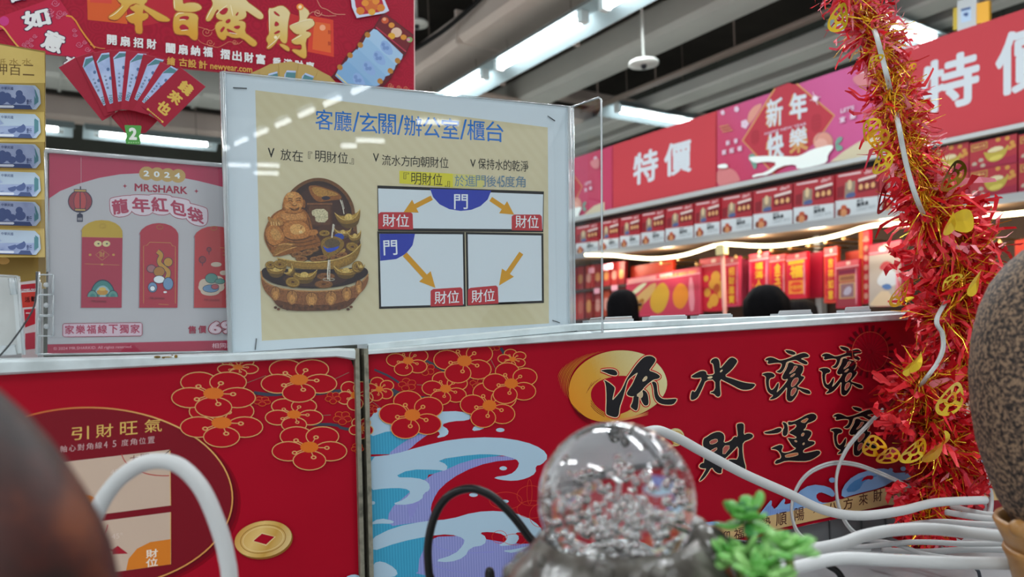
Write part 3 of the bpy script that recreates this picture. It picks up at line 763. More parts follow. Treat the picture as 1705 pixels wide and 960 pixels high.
# ================================================================ acrylic signs on the rail
CS = -.632
def pane(mb, pts, c, th, m, n=N2):
    mb.prism([hit(x, y, n, c) for x, y in pts], -n*th, m)
root_s = thing('acrylic_sign', hit(660, 572, N2, CS), 'white sign showing a golden laughing figure fountain and door diagrams, in clear acrylic', 'sign')
PAPER = mat('#cfdae2', .6, 0, .2)
BEIGE = stripe_mat('beige_print_with_moire', '#cdc3a0', '#cabf9b', (.75, .1, .66), 700, .5)
a = Art(N2, CS)
a.slab([(372, 122), (946, 179), (949, 550), (385, 587)], .0006, PAPER)
a.poly([(425, 150), (912, 212), (914, 538), (436, 567)], BEIGE)
BLUE = mat('#2a72c6', .6, 0, .1); BLK = mat('#0c0d0e', .6, 0, .1)
def run(txt, m, p0, p1, h, off, wide, step=None):
    """letters one after another from p0 to p1 on their baseline; '/' and digits narrow"""
    adv = [(.38 if c in '/45' else 1.0) for c in txt]; tot = sum(adv); x = 0
    for c, w in zip(txt, adv):
        f0 = x/tot; f1 = (x + w*wide)/tot; x += w
        X0, Y0 = p0[0]+(p1[0]-p0[0])*f0, p0[1]+(p1[1]-p0[1])*f0
        X1, Y1 = p0[0]+(p1[0]-p0[0])*f1, p0[1]+(p1[1]-p0[1])*f1
        a.text(c, m, (X0, Y0), (X1, Y1), (X0, Y0-h), off)
run('客廳/玄關/辦公室/櫃台', BLUE, (525, 215), (840, 237), 34, .005, .95)
a.label('V', BLK, 446, 262, 11, 16, .05, .02); run('放在', BLK, (467, 266), (506, 270), 19, 0, .92); a.label('『', BLK, 513, 264, 7, 12, .1); run('明財位', BLK, (525, 269), (581, 273), 19, 0, .92); a.label('』', BLK, 582, 273, 7, 10, .1)
a.label('V', BLK, 621, 269, 10, 14, .05, .01); run('流水方向朝財位', BLK, (636, 275), (748, 280), 18, 0, .93)
a.label('V', BLK, 783, 278, 9, 13, .05, .01); run('保持水的乾淨', BLK, (796, 281), (881, 286), 18, 0, .93)
YEL = mat('#d2c91c', .5); a.poly([(665, 284), (754, 289), (754, 312), (665, 305)], YEL); a.poly([(754, 289), (806, 292), (806, 312), (754, 312)], mat('#c9c472', .5))
a.label('『', BLK, 672, 298, 9, 11, .05); run('明財位', BLK, (685, 307), (738, 309), 20, 0, .92); a.label('』', BLK, 741, 311, 8, 10, .05)
run('於進門後45度角', mat('#5f7f95', .5), (757, 310), (876, 312), 19, .004, .95)
def frame(pts, w=5):
    a.poly(pts, PAPER)
    a.line(pts, w, BLK, closed=True)
frame([(629, 311), (905, 321), (904, 384), (630, 382)])
frame([(630, 387), (772, 388), (774, 508), (633, 512)])
frame([(777, 388), (903, 390), (904, 502), (779, 507)])
RD = mat('#b41424', .5); PBL = mat('#2338a6', .6, 0, .1); AR = mat('#cf9416', .6, 0, .1)
a.poly([(716, 314), (818, 317), (812, 332), (800, 343), (785, 349), (767, 351), (748, 348), (732, 340), (721, 328)], PBL)
a.poly([(632, 389), (691, 389), (687, 408), (676, 422), (660, 431), (633, 434)], PBL)
WH = mat('#dfe6ea', .5)
a.text('門', WH, (756, 348), (779, 348), (756, 323), .01); a.text('門', WH, (639, 425), (662, 424), (638, 400), .01)
for p, q, w in (((630, 381), (688, 382), 29), ((852, 383), (903, 384), 27), ((717, 510), (771, 508), 30), ((779, 508), (830, 505), 30)):
    a.poly([p, q, (q[0]-1, q[1]-w+3), (q[0]-4, q[1]-w), (p[0]+4, p[1]-w+1), (p[0], p[1]-w+4)], RD)
    d = q[0]-p[0]
    run('財位', WH, (p[0]+d*.12, p[1]-4), (q[0]-d*.1, q[1]-4), 21, .006, .95)
def arrow(p, q, w=6, hl=22, hw=24):
    dx, dy = q[0]-p[0], q[1]-p[1]; l = math.hypot(dx, dy); dx /= l; dy /= l
    nx, ny = -dy, dx; m_ = (q[0]-dx*hl, q[1]-dy*hl)
    a.poly([(p[0]+nx*w/2, p[1]+ny*w/2), (m_[0]+nx*w/2, m_[1]+ny*w/2), (m_[0]+nx*hw/2, m_[1]+ny*hw/2), q, (m_[0]-nx*hw/2, m_[1]-ny*hw/2), (m_[0]-nx*w/2, m_[1]-ny*w/2), (p[0]-nx*w/2, p[1]-ny*w/2)], AR)
arrow((719, 329), (672, 353), 8); arrow((817, 331), (856, 357), 8); arrow((674, 423), (725, 479), 9, 26, 26); arrow((868, 421), (831, 475), 8, 26, 24)
# picture of the fountain figure
a.crop(430, 290, .2396)
_CM = {}
def c_(h):
    if h not in _CM:
        r = [int(h[i:i+2], 16) for i in (1, 3, 5)]
        f = lambda k: '#' + ''.join('%02x' % min(255, int(v*k)) for v in r)
        _CM[h] = noise_mat('bronze_print', [f(.8), h, f(1.16)], 900, .5, 0, 4, .2, 0, 0, [.3, .5, .7])
    return _CM[h]
BR1, BR2, BR3, BR4 = c_('#2c1612'), c_('#4a2818'), c_('#7a4c22'), c_('#a06c30')
GO1, GO2, GO3, GO4 = c_('#5c4418'), c_('#866526'), c_('#ab8638'), c_('#cdae62')
SK1, SK2, SK3 = c_('#8a5220'), c_('#b27236'), c_('#d09c58')
a.poly([(150, 300), (165, 230), (205, 140), (260, 80), (330, 40), (400, 22), (480, 30), (560, 70), (620, 130), (655, 190), (672, 250), (690, 420), (700, 600), (160, 600)], c_('#6a4322'), 2)
a.poly([(175, 300), (190, 240), (228, 155), (275, 100), (335, 62), (400, 44), (470, 52), (545, 88), (600, 140), (632, 195), (650, 250), (660, 420), (660, 600), (180, 600)], BR1, 2)
a.poly([(240, 250), (300, 130), (380, 70), (470, 70), (560, 120), (610, 200), (625, 300), (600, 420), (300, 420)], c_('#3c2019'), 2)
a.poly([(345, 92), (365, 75), (420, 80), (480, 100), (540, 120), (580, 150), (575, 176), (500, 182), (430, 195), (395, 180), (365, 140)], SK1, 2)
a.poly([(365, 90), (420, 88), (480, 108), (545, 130), (560, 148), (500, 150), (430, 160), (390, 140)], c_('#a97a38'), 2)
a.ell(470, 165, 30, 14, c_('#2a2434'))
a.poly([(338, 205), (515, 205), (515, 362), (338, 362)], BR2); a.poly([(352, 218), (500, 218), (500, 350), (352, 350)], c_('#5c3822')); a.poly([(372, 242), (485, 240), (485, 334), (398, 334), (396, 290), (372, 285)], c_('#c3b995'), 1)
a.line([(338, 205), (515, 205)], 3, c_('#7a4c2c'))
# ingots behind, rocks
def ingot(cx, cy, w, h, rot=0, dark=GO1, mid=GO2, top=GO3, hi=GO4):
    r = math.radians(rot); R_ = lambda p: (cx + (p[0]*math.cos(r) - p[1]*math.sin(r))*w, cy + (p[0]*math.sin(r) + p[1]*math.cos(r))*h)
    a.poly([R_(p) for p in ((-1, -.65), (-.8, -.35), (-.3, -.2), (.3, -.2), (.8, -.35), (1, -.65), (.9, 0), (.6, .7), (.25, .95), (-.25, .95), (-.6, .7), (-.9, 0))], mid, 2)
    a.poly([R_(p) for p in ((-.85, .1), (-.5, .55), (.5, .55), (.85, .1), (.6, .72), (.25, .93), (-.25, .93), (-.6, .72))], dark, 2)
    a.poly([R_(p) for p in ((-.97, -.6), (-.5, -.12), (.5, -.12), (.97, -.6), (.6, .1), (.2, .22), (-.2, .22), (-.6, .1))], top, 2)
    a.ell(*R_((0, -.05)), w*.3, h*.3, hi, rot, 16); a.line([R_((-.97, -.6)), R_((-.55, .1)), R_((0, .25)), R_((.55, .1)), R_((.97, -.6))], 1.1, hi, it=2)
def coin(cx, cy, rx, ry, rot=0, m=GO2, rim=GO3):
    a.ell(cx, cy+ry*.2, rx, ry, GO1, rot, 18); a.ell(cx, cy, rx, ry, m, rot, 18); a.eline(cx, cy, rx*.8, ry*.78, .9, rim, rot, 18); a.ell(cx, cy, rx*.25, ry*.25, BR2, rot, 8)
a.poly([(400, 370), (470, 360), (560, 360), (650, 380), (700, 420), (715, 500), (690, 560), (560, 600), (440, 560)], BR2, 2)
ingot(628, 300, 92, 78, -10); ingot(588, 402, 62, 46); ingot(672, 430, 48, 55, -10)
a.poly([(525, 420), (570, 405), (600, 430), (590, 455), (540, 445)], c_('#24419c'), 1)
coin(460, 408, 38, 20); coin(655, 503, 46, 30, 15)
a.poly([(430, 470), (460, 440), (520, 425), (590, 450), (600, 500), (560, 540), (490, 590), (470, 590), (445, 540)], GO2, 2); a.poly([(455, 470), (500, 442), (560, 455), (575, 490), (520, 520), (470, 505)], c_('#5a4a34'), 2)
a.poly([(448, 490), (470, 515), (520, 510), (570, 495), (545, 525), (490, 545), (465, 530)], c_('#2348b8'), 1)
a.poly([(600, 510), (560, 545), (495, 592), (510, 600), (570, 570), (610, 530)], GO3, 1)
for x, y in ((380, 520), (340, 545), (400, 590), (270, 555), (300, 585), (440, 580), (350, 500), (540, 580), (580, 560)): coin(x, y, 42, 19, random.uniform(-10, 10), BR3, c_('#9a6a3c'))
# body of the figure
a.poly([(60, 345), (95, 280), (150, 245), (190, 235), (310, 235), (345, 270), (365, 320), (380, 390), (430, 450), (440, 500), (330, 520), (250, 545), (130, 575), (95, 560), (45, 470), (38, 410)], SK1, 2)
a.poly([(95, 300), (150, 255), (210, 250), (300, 245), (335, 280), (340, 330), (250, 320), (160, 330), (110, 340)], SK2, 2)
a.poly([(150, 270), (230, 275), (310, 268), (325, 310), (270, 318), (190, 322), (160, 305)], c_('#c08448'), 2)
a.line([(155, 300), (200, 325), (260, 318), (320, 322)], 1.2, SK1, it=2)
a.poly([(170, 360), (200, 325), (290, 322), (345, 350), (365, 410), (330, 445), (230, 452), (180, 430)], SK2, 2); a.poly([(215, 365), (260, 340), (315, 355), (335, 395), (290, 420), (230, 415)], SK3, 2); a.ell(295, 400, 12, 10, c_('#e6c488')); a.ell(298, 372, 4, 8, SK1)
a.line([(180, 435), (240, 462), (330, 450), (365, 430)], 1.8, c_('#5a3416'), it=2)
a.poly([(45, 400), (80, 350), (120, 345), (165, 390), (190, 440), (150, 480), (110, 500), (70, 480)], SK2, 2); a.poly([(80, 390), (115, 370), (150, 400), (165, 440), (130, 465), (95, 440)], c_('#bd8a4a'), 2)
a.poly([(62, 300), (75, 290), (95, 310), (140, 312), (175, 330), (172, 350), (150, 358), (90, 355), (75, 330)], c_('#a8743a'), 1)
for k in range(4): a.line([(88+k*18, 330), (92+k*18, 356)], 1.0, c_('#e0b878')); 
a.poly([(95, 560), (130, 500), (200, 470), (260, 480), (250, 500), (180, 525), (140, 560), (110, 575)], c_('#93632c'), 2); a.line([(110, 500), (180, 480), (240, 490)], 1.4, SK3, it=2); a.line([(120, 560), (180, 530), (270, 500)], 1.4, SK3, it=2)
for p in ([(60, 470), (100, 500), (140, 490)], [(50, 430), (60, 480), (90, 530)], [(200, 470), (300, 480), (400, 450)], [(230, 500), (320, 500), (430, 470)], [(345, 300), (360, 380), (400, 440)]): a.line(p, 1.3, c_('#5a3416'), it=2)
a.poly([(345, 390), (400, 380), (420, 400), (400, 425), (350, 420)], SK2, 1)
# head
a.ell(182, 215, 14, 38, SK1, 5); a.ell(318, 205, 10, 30, SK1)
a.ell(243, 195, 70, 76, SK2, 0, 30); a.ell(240, 155, 52, 34, c_('#c28748'), 0, 24); a.ell(225, 145, 22, 14, SK3); a.ell(205, 220, 22, 18, c_('#c28748')); a.ell(285, 215, 20, 18, c_('#c28748')); a.ell(252, 205, 14, 16, c_('#c98f50'))
for p in ([(208, 188), (222, 180), (238, 188)], [(264, 186), (280, 177), (296, 185)], [(215, 232), (250, 248), (288, 230)], [(225, 240), (252, 256), (282, 240)], [(238, 212), (252, 220), (268, 211)], [(205, 172), (222, 166), (238, 174)], [(264, 172), (280, 164), (296, 170)]): a.line(p, 1.3, c_('#4a2810'), it=2)
a.line([(185, 262), (250, 276), (310, 258)], 1.5, SK1, it=2)
# big boat, basin
a.poly([(128, 580), (160, 590), (260, 605), (380, 612), (520, 600), (640, 560), (705, 490), (718, 480), (700, 560), (660, 615), (580, 650), (480, 668), (300, 660), (200, 640), (150, 615)], GO2, 2); a.poly([(160, 598), (300, 620), (420, 622), (560, 602), (660, 560), (640, 600), (540, 640), (420, 650), (300, 645)], c_('#99732e'), 2)
a.line([(128, 580), (260, 606), (400, 613), (540, 595), (650, 555), (715, 484)], 1.6, GO4, it=2)
a.poly([(18, 665), (60, 640), (200, 660), (560, 660), (720, 640), (762, 660), (765, 700), (640, 770), (400, 800), (140, 775), (30, 720)], c_('#22141a'), 2)
a.poly([(150, 700), (400, 690), (640, 690), (600, 760), (400, 785), (200, 765)], c_('#3c2420'), 2)
ingot(125, 660, 75, 60); coin(85, 628, 36, 26); coin(150, 625, 46, 28, 10); ingot(320, 700, 92, 62); ingot(222, 668, 40, 45, -50); coin(240, 748, 50, 34, 8); ingot(610, 670, 90, 58); coin(690, 640, 40, 38, -40); ingot(712, 640, 28, 35, 10)
coin(470, 708, 62, 24, 0, BR3, c_('#8a5a3c')); coin(455, 762, 62, 26, 0, BR3, c_('#8a5a3c'))
a.poly([(18, 668), (28, 720), (60, 755), (140, 790), (280, 808), (400, 812), (540, 805), (660, 780), (730, 740), (765, 690), (766, 740), (740, 795), (700, 835), (660, 890), (620, 925), (560, 942), (400, 945), (200, 945), (130, 915), (95, 860), (50, 820), (22, 760)], c_('#85532f'), 2)
a.line([(18, 672), (28, 722), (60, 757), (140, 792), (280, 810), (400, 814), (540, 807), (660, 782), (730, 742), (766, 692)], 2.2, c_('#ab7c4a'), it=2)
a.poly([(100, 860), (150, 880), (300, 905), (400, 910), (550, 900), (690, 845), (660, 890), (620, 925), (560, 942), (400, 950), (200, 948), (130, 915)], c_('#5c3620'), 2)
for x, y, w in ((120, 835, 34), (235, 862, 42), (370, 875, 46), (505, 868, 44), (615, 838, 36), (700, 790, 26)):
    a.poly([(x-w, y-42), (x, y-60), (x+w, y-42), (x+w*.8, y+10), (x+w*.3, y+42), (x-w*.3, y+42), (x-w*.8, y+10)], c_('#a4713e'), 2)
    a.poly([(x-w*.5, y-15), (x, y-28), (x+w*.5, y-15), (x+w*.4, y+22), (x, y+36), (x-w*.4, y+22)], c_('#c08a4c'), 2); a.line([(x, y-58), (x, y-25)], 1, c_('#5c3620')); a.eline(x, y-8, w*.95, 48, .9, c_('#4c2c1a'), 0, 16, 180, 360)
for k in range(26): a.ell(120+k*21, 925 + 12*math.sin(k*1.9), 12, 9, c_('#6a4228' if k % 2 else '#4c2c1c'))
for p, w in (([(570, 175), (588, 230), (596, 275)], 1.6), ([(582, 180), (598, 240)], .9), ([(522, 345), (515, 400), (512, 440)], 2.2), ([(530, 350), (522, 400)], 1.0), ([(490, 595), (482, 680), (485, 730)], 2.4), ([(498, 595), (496, 740)], 1.2)): a.line(p, w, c_('#cfc9b8'), it=1)
a.eline(490, 730, 40, 9, .8, c_('#b9b0a0'))
a.crop(0, 0, 1)
sheet = a.build('printed_sheet', root_s)
# staples holding the sheet
mb = MB()
for p, q in (((388, 146), (411, 147)), ((427, 563), (425, 582)), ((912, 193), (924, 201)), ((920, 533), (932, 537))):
    mb = MB(); mb.tube([hit(*p, N2, CS+.0012), hit(*q, N2, CS+.0012)], .00045, mat('#5d6266', .3, .8), 6); mb.build('staple', root_s)
mb = MB(); pane(mb, [(368, 119), (948, 177), (951, 552), (382, 589)], CS+.004, .0022, ACRYLIC); mb.build('front_pane', root_s)
mb = MB(); pane(mb, [(368, 120), (948, 178), (951, 552), (382, 589)], CS-.002, .002, ACRYLIC); mb.build('back_pane', root_s)
def bar(mb, p, q, c, r, m=ACRYLIC_EDGE): mb.tube([hit(*p, N2, c), hit(*q, N2, c)], r, m, 6)
mb = MB(); bar(mb, (369, 120), (383, 589), CS+.002, .0018); bar(mb, (373.5, 121), (386, 588), CS+.003, .0006); bar(mb, (948, 178), (951, 552), CS+.002, .0026); bar(mb, (369, 119.5), (948, 177.5), CS+.002, .0009); bar(mb, (954, 180), (957, 551), CS+.003, .0012)
mb.build('polished_edges', root_s)
# clear wing turned forward
pw0, pw1 = hit(951, 178, N2, CS+.003), at(1001, 161, .684); pw2, pw3 = at(1003, 553, .684), hit(953, 551, N2, CS+.003)
mb = MB(); nw = (pw1-pw0).cross(pw3-pw0).normalized(); mb.prism([pw0, pw0.lerp(pw1, .93) , pw1 - Z*.003, pw2, pw3], nw*.0022, ACRYLIC); mb.build('clear_wing', root_s, label='clear side wing of the acrylic holder')
mb = MB(); mb.tube([pw0, pw0.lerp(pw1, .93), pw1 - Z*.003, pw2], .0011, ACRYLIC_EDGE, 6); mb.tube([pw3, pw2], .0008, ACRYLIC_EDGE, 6); mb.build('wing_edges', root_s)

# ---- pink poster in a hinged acrylic stand, behind the white sign
CK = -.657
root_k = thing('acrylic_sign', hit(230, 586, N2, CK), 'pink and white poster of three red packets with a paper lantern, in acrylic stand', 'sign')
a = Art(N2, CK)
PINK = mat('#b03a58', .55, 0, .2); PWH = mat('#b6b4b9', .55, 0, .2); CRIM = mat('#9c2c45', .55, 0, .2); GBR = mat('#b8985c', .5)
a.slab([(82, 251), (470, 285), (470, 581), (79, 589)], .0006, PINK)
def edgex(y): return 82 - (y-251)/338*3
top = [(82, 328), (100, 318), (130, 306), (165, 296), (200, 290), (240, 288), (285, 292), (330, 301), (375, 312), (420, 332), (470, 352)]
a.poly([(82, 330)] + top[1:] + [(470, 564), (79, 573)], PWH)
for i, d in enumerate('2024'):
    a.ell(244+i*17.5, 288.5+i*1.4, 12.5, 11.5, GBR, 0, 20)
for i, d in enumerate('2024'):
    a.label(d, WH, 239+i*17.2, 293+i*1.2, 9.5, 9.5, .07, .03)
a.label('MR.SHARK', CRIM, 224, 318, 88, 13, .06, .03)
for x, y in ((208, 309.5), (327, 318)):
    a.poly([(x-4, y), (x-1, y-1), (x, y-4), (x+1, y-1), (x+4, y), (x+1, y+1), (x, y+4), (x-1, y+1)], CRIM)
bub = [(189, 336, 27, 25, -.16, .12), (222, 331, 30, 25, .03, 0), (254, 330, 28, 26, .05, 0), (286, 334, 26, 25, .2, -.1), (314, 344, 27, 24, .3, -.12)]
MG = mat('#a83a58', .5); NAVY = mat('#2a3048', .5)
def bubble(txt, boxes, fill, mid, rim, o1, o2, lift=22):
    for off, m_, ref in ((o2, rim, 0), (o1, mid, 0), (.012, fill, 0)):
        for ch, (x, y, w, h, sl, ln) in zip(txt, boxes):
            a.text(ch, m_, (x, y+lift), (x+w, y+w*sl+lift), (x+ln*h*-.6, y+lift-h), off, ref=0.0)
for ch, (x, y, w, h, sl, ln) in zip('龍年紅包袋', bub):
    q = [(x-4, y+26), (x-7, y-3), (x-3, y-7), (x+w, y-7+w*sl), (x+w+5, y-3+w*sl), (x+w+4, y+27+w*sl)]
    a.line(q, 2, CRIM, closed=True, it=2)
for ch, (x, y, w, h, sl, ln) in zip('龍年紅包袋', bub):
    q = [(x-4, y+26), (x-7, y-3), (x-3, y-7), (x+w, y-7+w*sl), (x+w+5, y-3+w*sl), (x+w+4, y+27+w*sl)]
    a.poly(q, mat('#d3c6d0', .5), 2)
for ch, (x, y, w, h, sl, ln) in zip('龍年紅包袋', bub): a.text(ch, MG, (x-1, y+22), (x+w-1, y+w*sl+22), (x-4, y-3), .035)
# paper lantern print
a.line([(135, 262), (135, 312)], .7, mat('#c9a6ae', .5))
a.ell(133.5, 335, 20.5, 19, NAVY, 0, 24); a.ell(133.5, 335, 19, 17.5, mat('#8f3a48', .5), 0, 24); a.ell(133.5, 335, 10, 17.5, mat('#b0484c', .5), 0, 24)
for rx in (10.5, 0.4): a.eline(133.5, 335, rx, 17.5, .8, NAVY)
for y, w in ((317, 10), (349, 9)): a.poly([(133-w, y-2.6), (134+w, y-2), (134+w, y+3), (133-w, y+2.5)], NAVY); a.poly([(133-w+1, y-1.4), (133+w, y-1), (133+w, y+1.8), (133-w+1, y+1.3)], GBR)
a.line([(134, 310), (134, 315)], 2, NAVY); a.line([(133, 352), (133, 358)], 1.2, NAVY); a.poly([(128, 357), (133, 354), (138, 357), (138, 369), (128, 369)], NAVY)
for k in range(4): a.line([(130.2+k*1.9, 362), (130.2+k*1.9, 367)], .9, PWH)
def packet(x0, x1, yt, yb, yf, flap, body, dy):
    m_ = (x0+x1)/2; r = (x1-x0)/2
    body_pts = [(x0, yb), (x0+1.5, yt+20)] + [(m_ + r*math.cos(math.radians(t))*1.0, yt+21 - 21*math.sin(math.radians(t))) for t in range(170, 9, -20)] + [(x1, yt+22), (x1-1.5, yb)]
    a.poly([(p[0]-1.6, p[1]+1) for p in body_pts], mat('#8d858c', .5)); a.poly(body_pts, body)
    if flap: a.poly([(x0+1, yf)] + body_pts[1:-1] + [(x1, yf+1.5)], flap)
packet(135, 204, 366, 512, 394, mat('#b99a34', .5), mat('#a42f49', .5), 0)
packet(232, 297, 371, 512, 0, None, mat('#ab2f42', .5), 0)
packet(323, 392, 376, 512, 0, None, mat('#b83b40', .5), 0)
GL = mat('#bd8f4c', .5); a.line([(136, 394), (204, 395.5)], .8, GL)
for x in (163, 177): a.ell(x, 405.5, 6.5, 5, mat('#cfc08c', .5)); a.ell(x+1, 405.5, 1.8, 1.2, NAVY)
a.line([(159, 424), (170, 415.5), (182, 424), (170, 433)], .8, GL, closed=True); a.label('財', GL, 165.5, 428, 9, 9, 0, .01)
for x in (150, 189): a.ell(x, 424, 2.4, 2, GL)
a.line([(141, 439), (199, 441)], .6, GL); a.ell(170, 440, 2.4, 1.6, GL)
a.line([(239, 505), (239, 409), (245, 408), (249, 403), (284, 404), (287, 409), (292, 410), (292, 505)], .8, GL)
TEALP = mat('#3d7d7c', .5); GRP = mat('#5b8f86', .5); PBU = mat('#6e90b4', .5); OCH = mat('#b98a3e', .5)
# packet one: plain wave-and-ingot motif
for r, m_ in ((20, NAVY), (18.6, TEALP), (13, mat('#8fb2bd', .5)), (9, TEALP), (5, mat('#8fb2bd', .5))): a.poly(a.epts(171, 494, r*1.05, r*1.45, 0, 18, 180, 360), m_)
for x in (154, 188): 
    for r, m_ in ((9, NAVY), (8, GRP), (4.5, TEALP)): a.poly(a.epts(x, 494, r, r*1.25, 0, 14, 180, 360), m_)
a.poly([(160, 482), (181, 482), (178, 491), (163, 491)], OCH, 1); a.ell(170.5, 481, 6, 3, mat('#d1b05c', .5))
# packet two: ribbon of clouds and a knot
a.line([(262, 418), (270, 424), (263, 436), (274, 446), (282, 452), (277, 466)], 9, NAVY, it=2); a.line([(262, 418), (270, 424), (263, 436), (274, 446), (282, 452), (277, 466)], 7, OCH, it=2)
for x, y, rx, ry, m_ in ((252, 447, 7, 6, mat('#9c6a70', .5)), (280, 436, 7, 7, OCH), (265, 452, 9, 8, mat('#a8743c', .5)), (265, 465, 9, 6, WH), (280, 472, 8, 10, PBU), (254, 478, 7, 8, PBU), (254, 480, 4, 4, WH)):
    a.ell(x, y, rx+1, ry+1, NAVY, 0, 16); a.ell(x, y, rx, ry, m_, 0, 16)
a.ell(275, 486, 3, 1.6, WH); a.line([(264, 506), (281, 507)], .7, GL)
# packet three: lanterns, clouds
for x, y, r in ((348, 415, 4), (337, 432, 6)): a.ell(x, y, r, r, NAVY); a.ell(x, y, r-1, r-.8, mat('#8f3a40', .5)); a.line([(x, y+r), (x, y+r+5)], 1, NAVY)
for x, y, rx, ry in ((352, 478, 22, 10), (340, 474, 9, 10), (362, 470, 12, 11), (350, 485, 16, 7), (360, 440, 9, 4), (372, 454, 6, 4)): a.ell(x, y, rx, ry, mat('#cbb9a8', .5), 0, 20)
for x, y, rx, ry, m_ in ((352, 463, 10, 8, GRP), (366, 468, 8, 4, GRP), (351, 480, 13, 6, PBU), (358, 477, 6, 4, mat('#b35a62', .5))): a.ell(x, y, rx+.8, ry+.8, NAVY, 0, 16); a.ell(x, y, rx, ry, m_, 0, 16)
for x, y in ((366, 412), (371, 418), (371, 424)): a.line([(x, y), (x+8, y+.5)], .8, GL)
for x, y in ((152, 503), (249, 498), (340, 501)): a.label('MR.SHARK', mat('#6a1c30', .5), x, y, 26, 4, .03)
if True:
    for x in (171, 266, 356): a.eline(x, 376+ (x-171)*.02, 5, 3.4, .7, mat('#9c7a2c', .5))
# bottom lettering
for i, ch in enumerate('家樂福線下獨家'):
    x = 108 + i*18.2; y = 556 - i*.25
    q = [(x-3, y+2), (x-3, y-15), (x-1, y-17), (x+17, y-17), (x+19, y-15), (x+19, y+2), (x+17, y+4), (x-1, y+4)]
    a.line(q, 2.0, CRIM, closed=True)
for i, ch in enumerate('家樂福線下獨家'):
    x = 108 + i*18.2; y = 556 - i*.25
    q = [(x-3, y+2), (x-3, y-15), (x-1, y-17), (x+17, y-17), (x+19, y-15), (x+19, y+2), (x+17, y+4), (x-1, y+4)]
    a.poly(q, mat('#cdb4c2', .5))
for i, ch in enumerate('家樂福線下獨家'): a.label(ch, MG, 108+i*18.2, 556-i*.25, 15.5, 15, -.01, .025)
a.label('售', CRIM, 313, 555, 13.5, 13, 0, .025); a.label('價', CRIM, 330, 554.5, 13.5, 13, 0, .025)
for off, m_ in ((.1, CRIM), (.055, mat('#d6c2cc', .5)), (.006, MG), (.0, mat('#d6c2cc', .5))):
    a.text('6', m_, (350, 554), (366.5, 554), (350, 536), off, ref=.0); a.text('9', m_, (370, 553.5), (386.5, 553.5), (370, 535.5), off, ref=.0)
a.poly([(79, 574.5), (470, 566), (470, 581), (79, 589.5)], CRIM)
a.label('© 2024 MR.SHARKID. All rights reserved.', mat('#c98f9c', .5), 89, 584, 131, 6.5, -.028, .004)
a.label('相同款', mat('#d8b6bf', .5), 353, 579.5, 36, 8.5, -.02, .004)
a.build('printed_poster', root_k)
mb = MB(); pane(mb, [(76, 249), (474, 283), (474, 582), (62, 590), (64, 430), (72, 300)], CK+.003, .002, ACRYLIC); mb.build('front_pane', root_k)
mb = MB(); bar(mb, (76, 250), (474, 284), CK+.002, .002); bar(mb, (76, 250), (80, 452), CK+.001, .0012); bar(mb, (63, 452), (62, 589), CK+.003, .0014); bar(mb, (68, 470), (66, 589), CK+.003, .0006); bar(mb, (62, 590), (474, 583), CK+.003, .0008); mb.build('polished_edges', root_k)
for i, y in enumerate((457, 491, 526)):
    mb = MB(); pane(mb, [(64, y), (89, y), (88, y+33), (63, y+33)], CK+.0065, .002, ACRYLIC)
    for p, q in (((64, y), (89, y)), ((64, y+33), (88, y+33)), ((89, y), (88, y+33)), ((64, y), (63, y+33))): bar(mb, p, q, CK+.007, .0006)
    h = mb.build('hinge_tab', root_k)
    mb = MB(); mb.ball(hit(77, y+17, N2, CK+.008), .002, ACRYLIC_EDGE, 12, 8); mb.build('hinge_pin', h)
# ================================================================ things hung behind the signs on the left
CB = -1.0
root_b = thing('hanging_banner', hit(330, 118, N2, CB), 'large red banner with big golden characters hung top left', 'banner')
a = Art(N2, CB, 1e-5)
m_bg, nt, b_ = nodes('red_banner_print')
# faint seigaiha arcs printed into the red
tc = nt.nodes.new('ShaderNodeTexCoord'); wv = nt.nodes.new('ShaderNodeTexVoronoi'); wv.inputs['Scale'].default_value = 55
mt = nt.nodes.new('ShaderNodeMath'); mt.operation = 'MULTIPLY'; mt.inputs[1].default_value = 34
sn = nt.nodes.new('ShaderNodeMath'); sn.operation = 'SINE'; mx = nt.nodes.new('ShaderNodeMix'); mx.data_type = 'RGBA'
mr = nt.nodes.new('ShaderNodeMapRange'); mr.inputs[1].default_value = -1
mx.inputs[6].default_value = lin('#980d2b'); mx.inputs[7].default_value = lin('#a51030')
nt.links.new(tc.outputs['Object'], wv.inputs['Vector']); nt.links.new(wv.outputs['Distance'], mt.inputs[0]); nt.links.new(mt.outputs[0], sn.inputs[0]); nt.links.new(sn.outputs[0], mr.inputs[0]); nt.links.new(mr.outputs[0], mx.inputs[0]); nt.links.new(mx.outputs[2], b_.inputs['Base Color'])
b_.inputs['Roughness'].default_value = .5; b_.inputs['Specular IOR Level'].default_value = .2
a.slab([(-220, -160), (689, -160), (690, 151), (240, 107), (128, 95), (75, 89), (-220, 62)], .004, m_bg)
a.line([(689.3, -160), (690.3, 150)], 1.6, mat('#d9b7b4', .5))
HOT = mat('#cf3a26', .5); HOT2 = mat('#d8602a', .5); MAG = mat('#b80c3c', .5); BW = mat('#dfe2e2', .5)
a.poly([(144, -60), (210, -60), (212, 40), (146, 33)], mat('#d0561f', .5)); a.poly([(150, -60), (186, -60), (186, 6), (150, 4)], mat('#cf4034', .5))
a.poly([(212, -30), (330, -30), (310, 20), (250, 44), (212, 40)], mat('#b3182c', .5), 2)
a.poly([(516, 26), (555, 33), (556, 95), (512, 86)], HOT); a.poly([(523, 36), (550, 40), (551, 88), (520, 82)], HOT2); a.ell(537, 46, 5, 5, mat('#e9a07a', .5))
for y in (53, 72): a.label('財', mat('#a8321c', .5), 546, y+4, 6, 7, 0, .02)
a.poly([(440, 20), (515, 25), (512, 85), (450, 75)], mat('#bb2428', .5), 2)
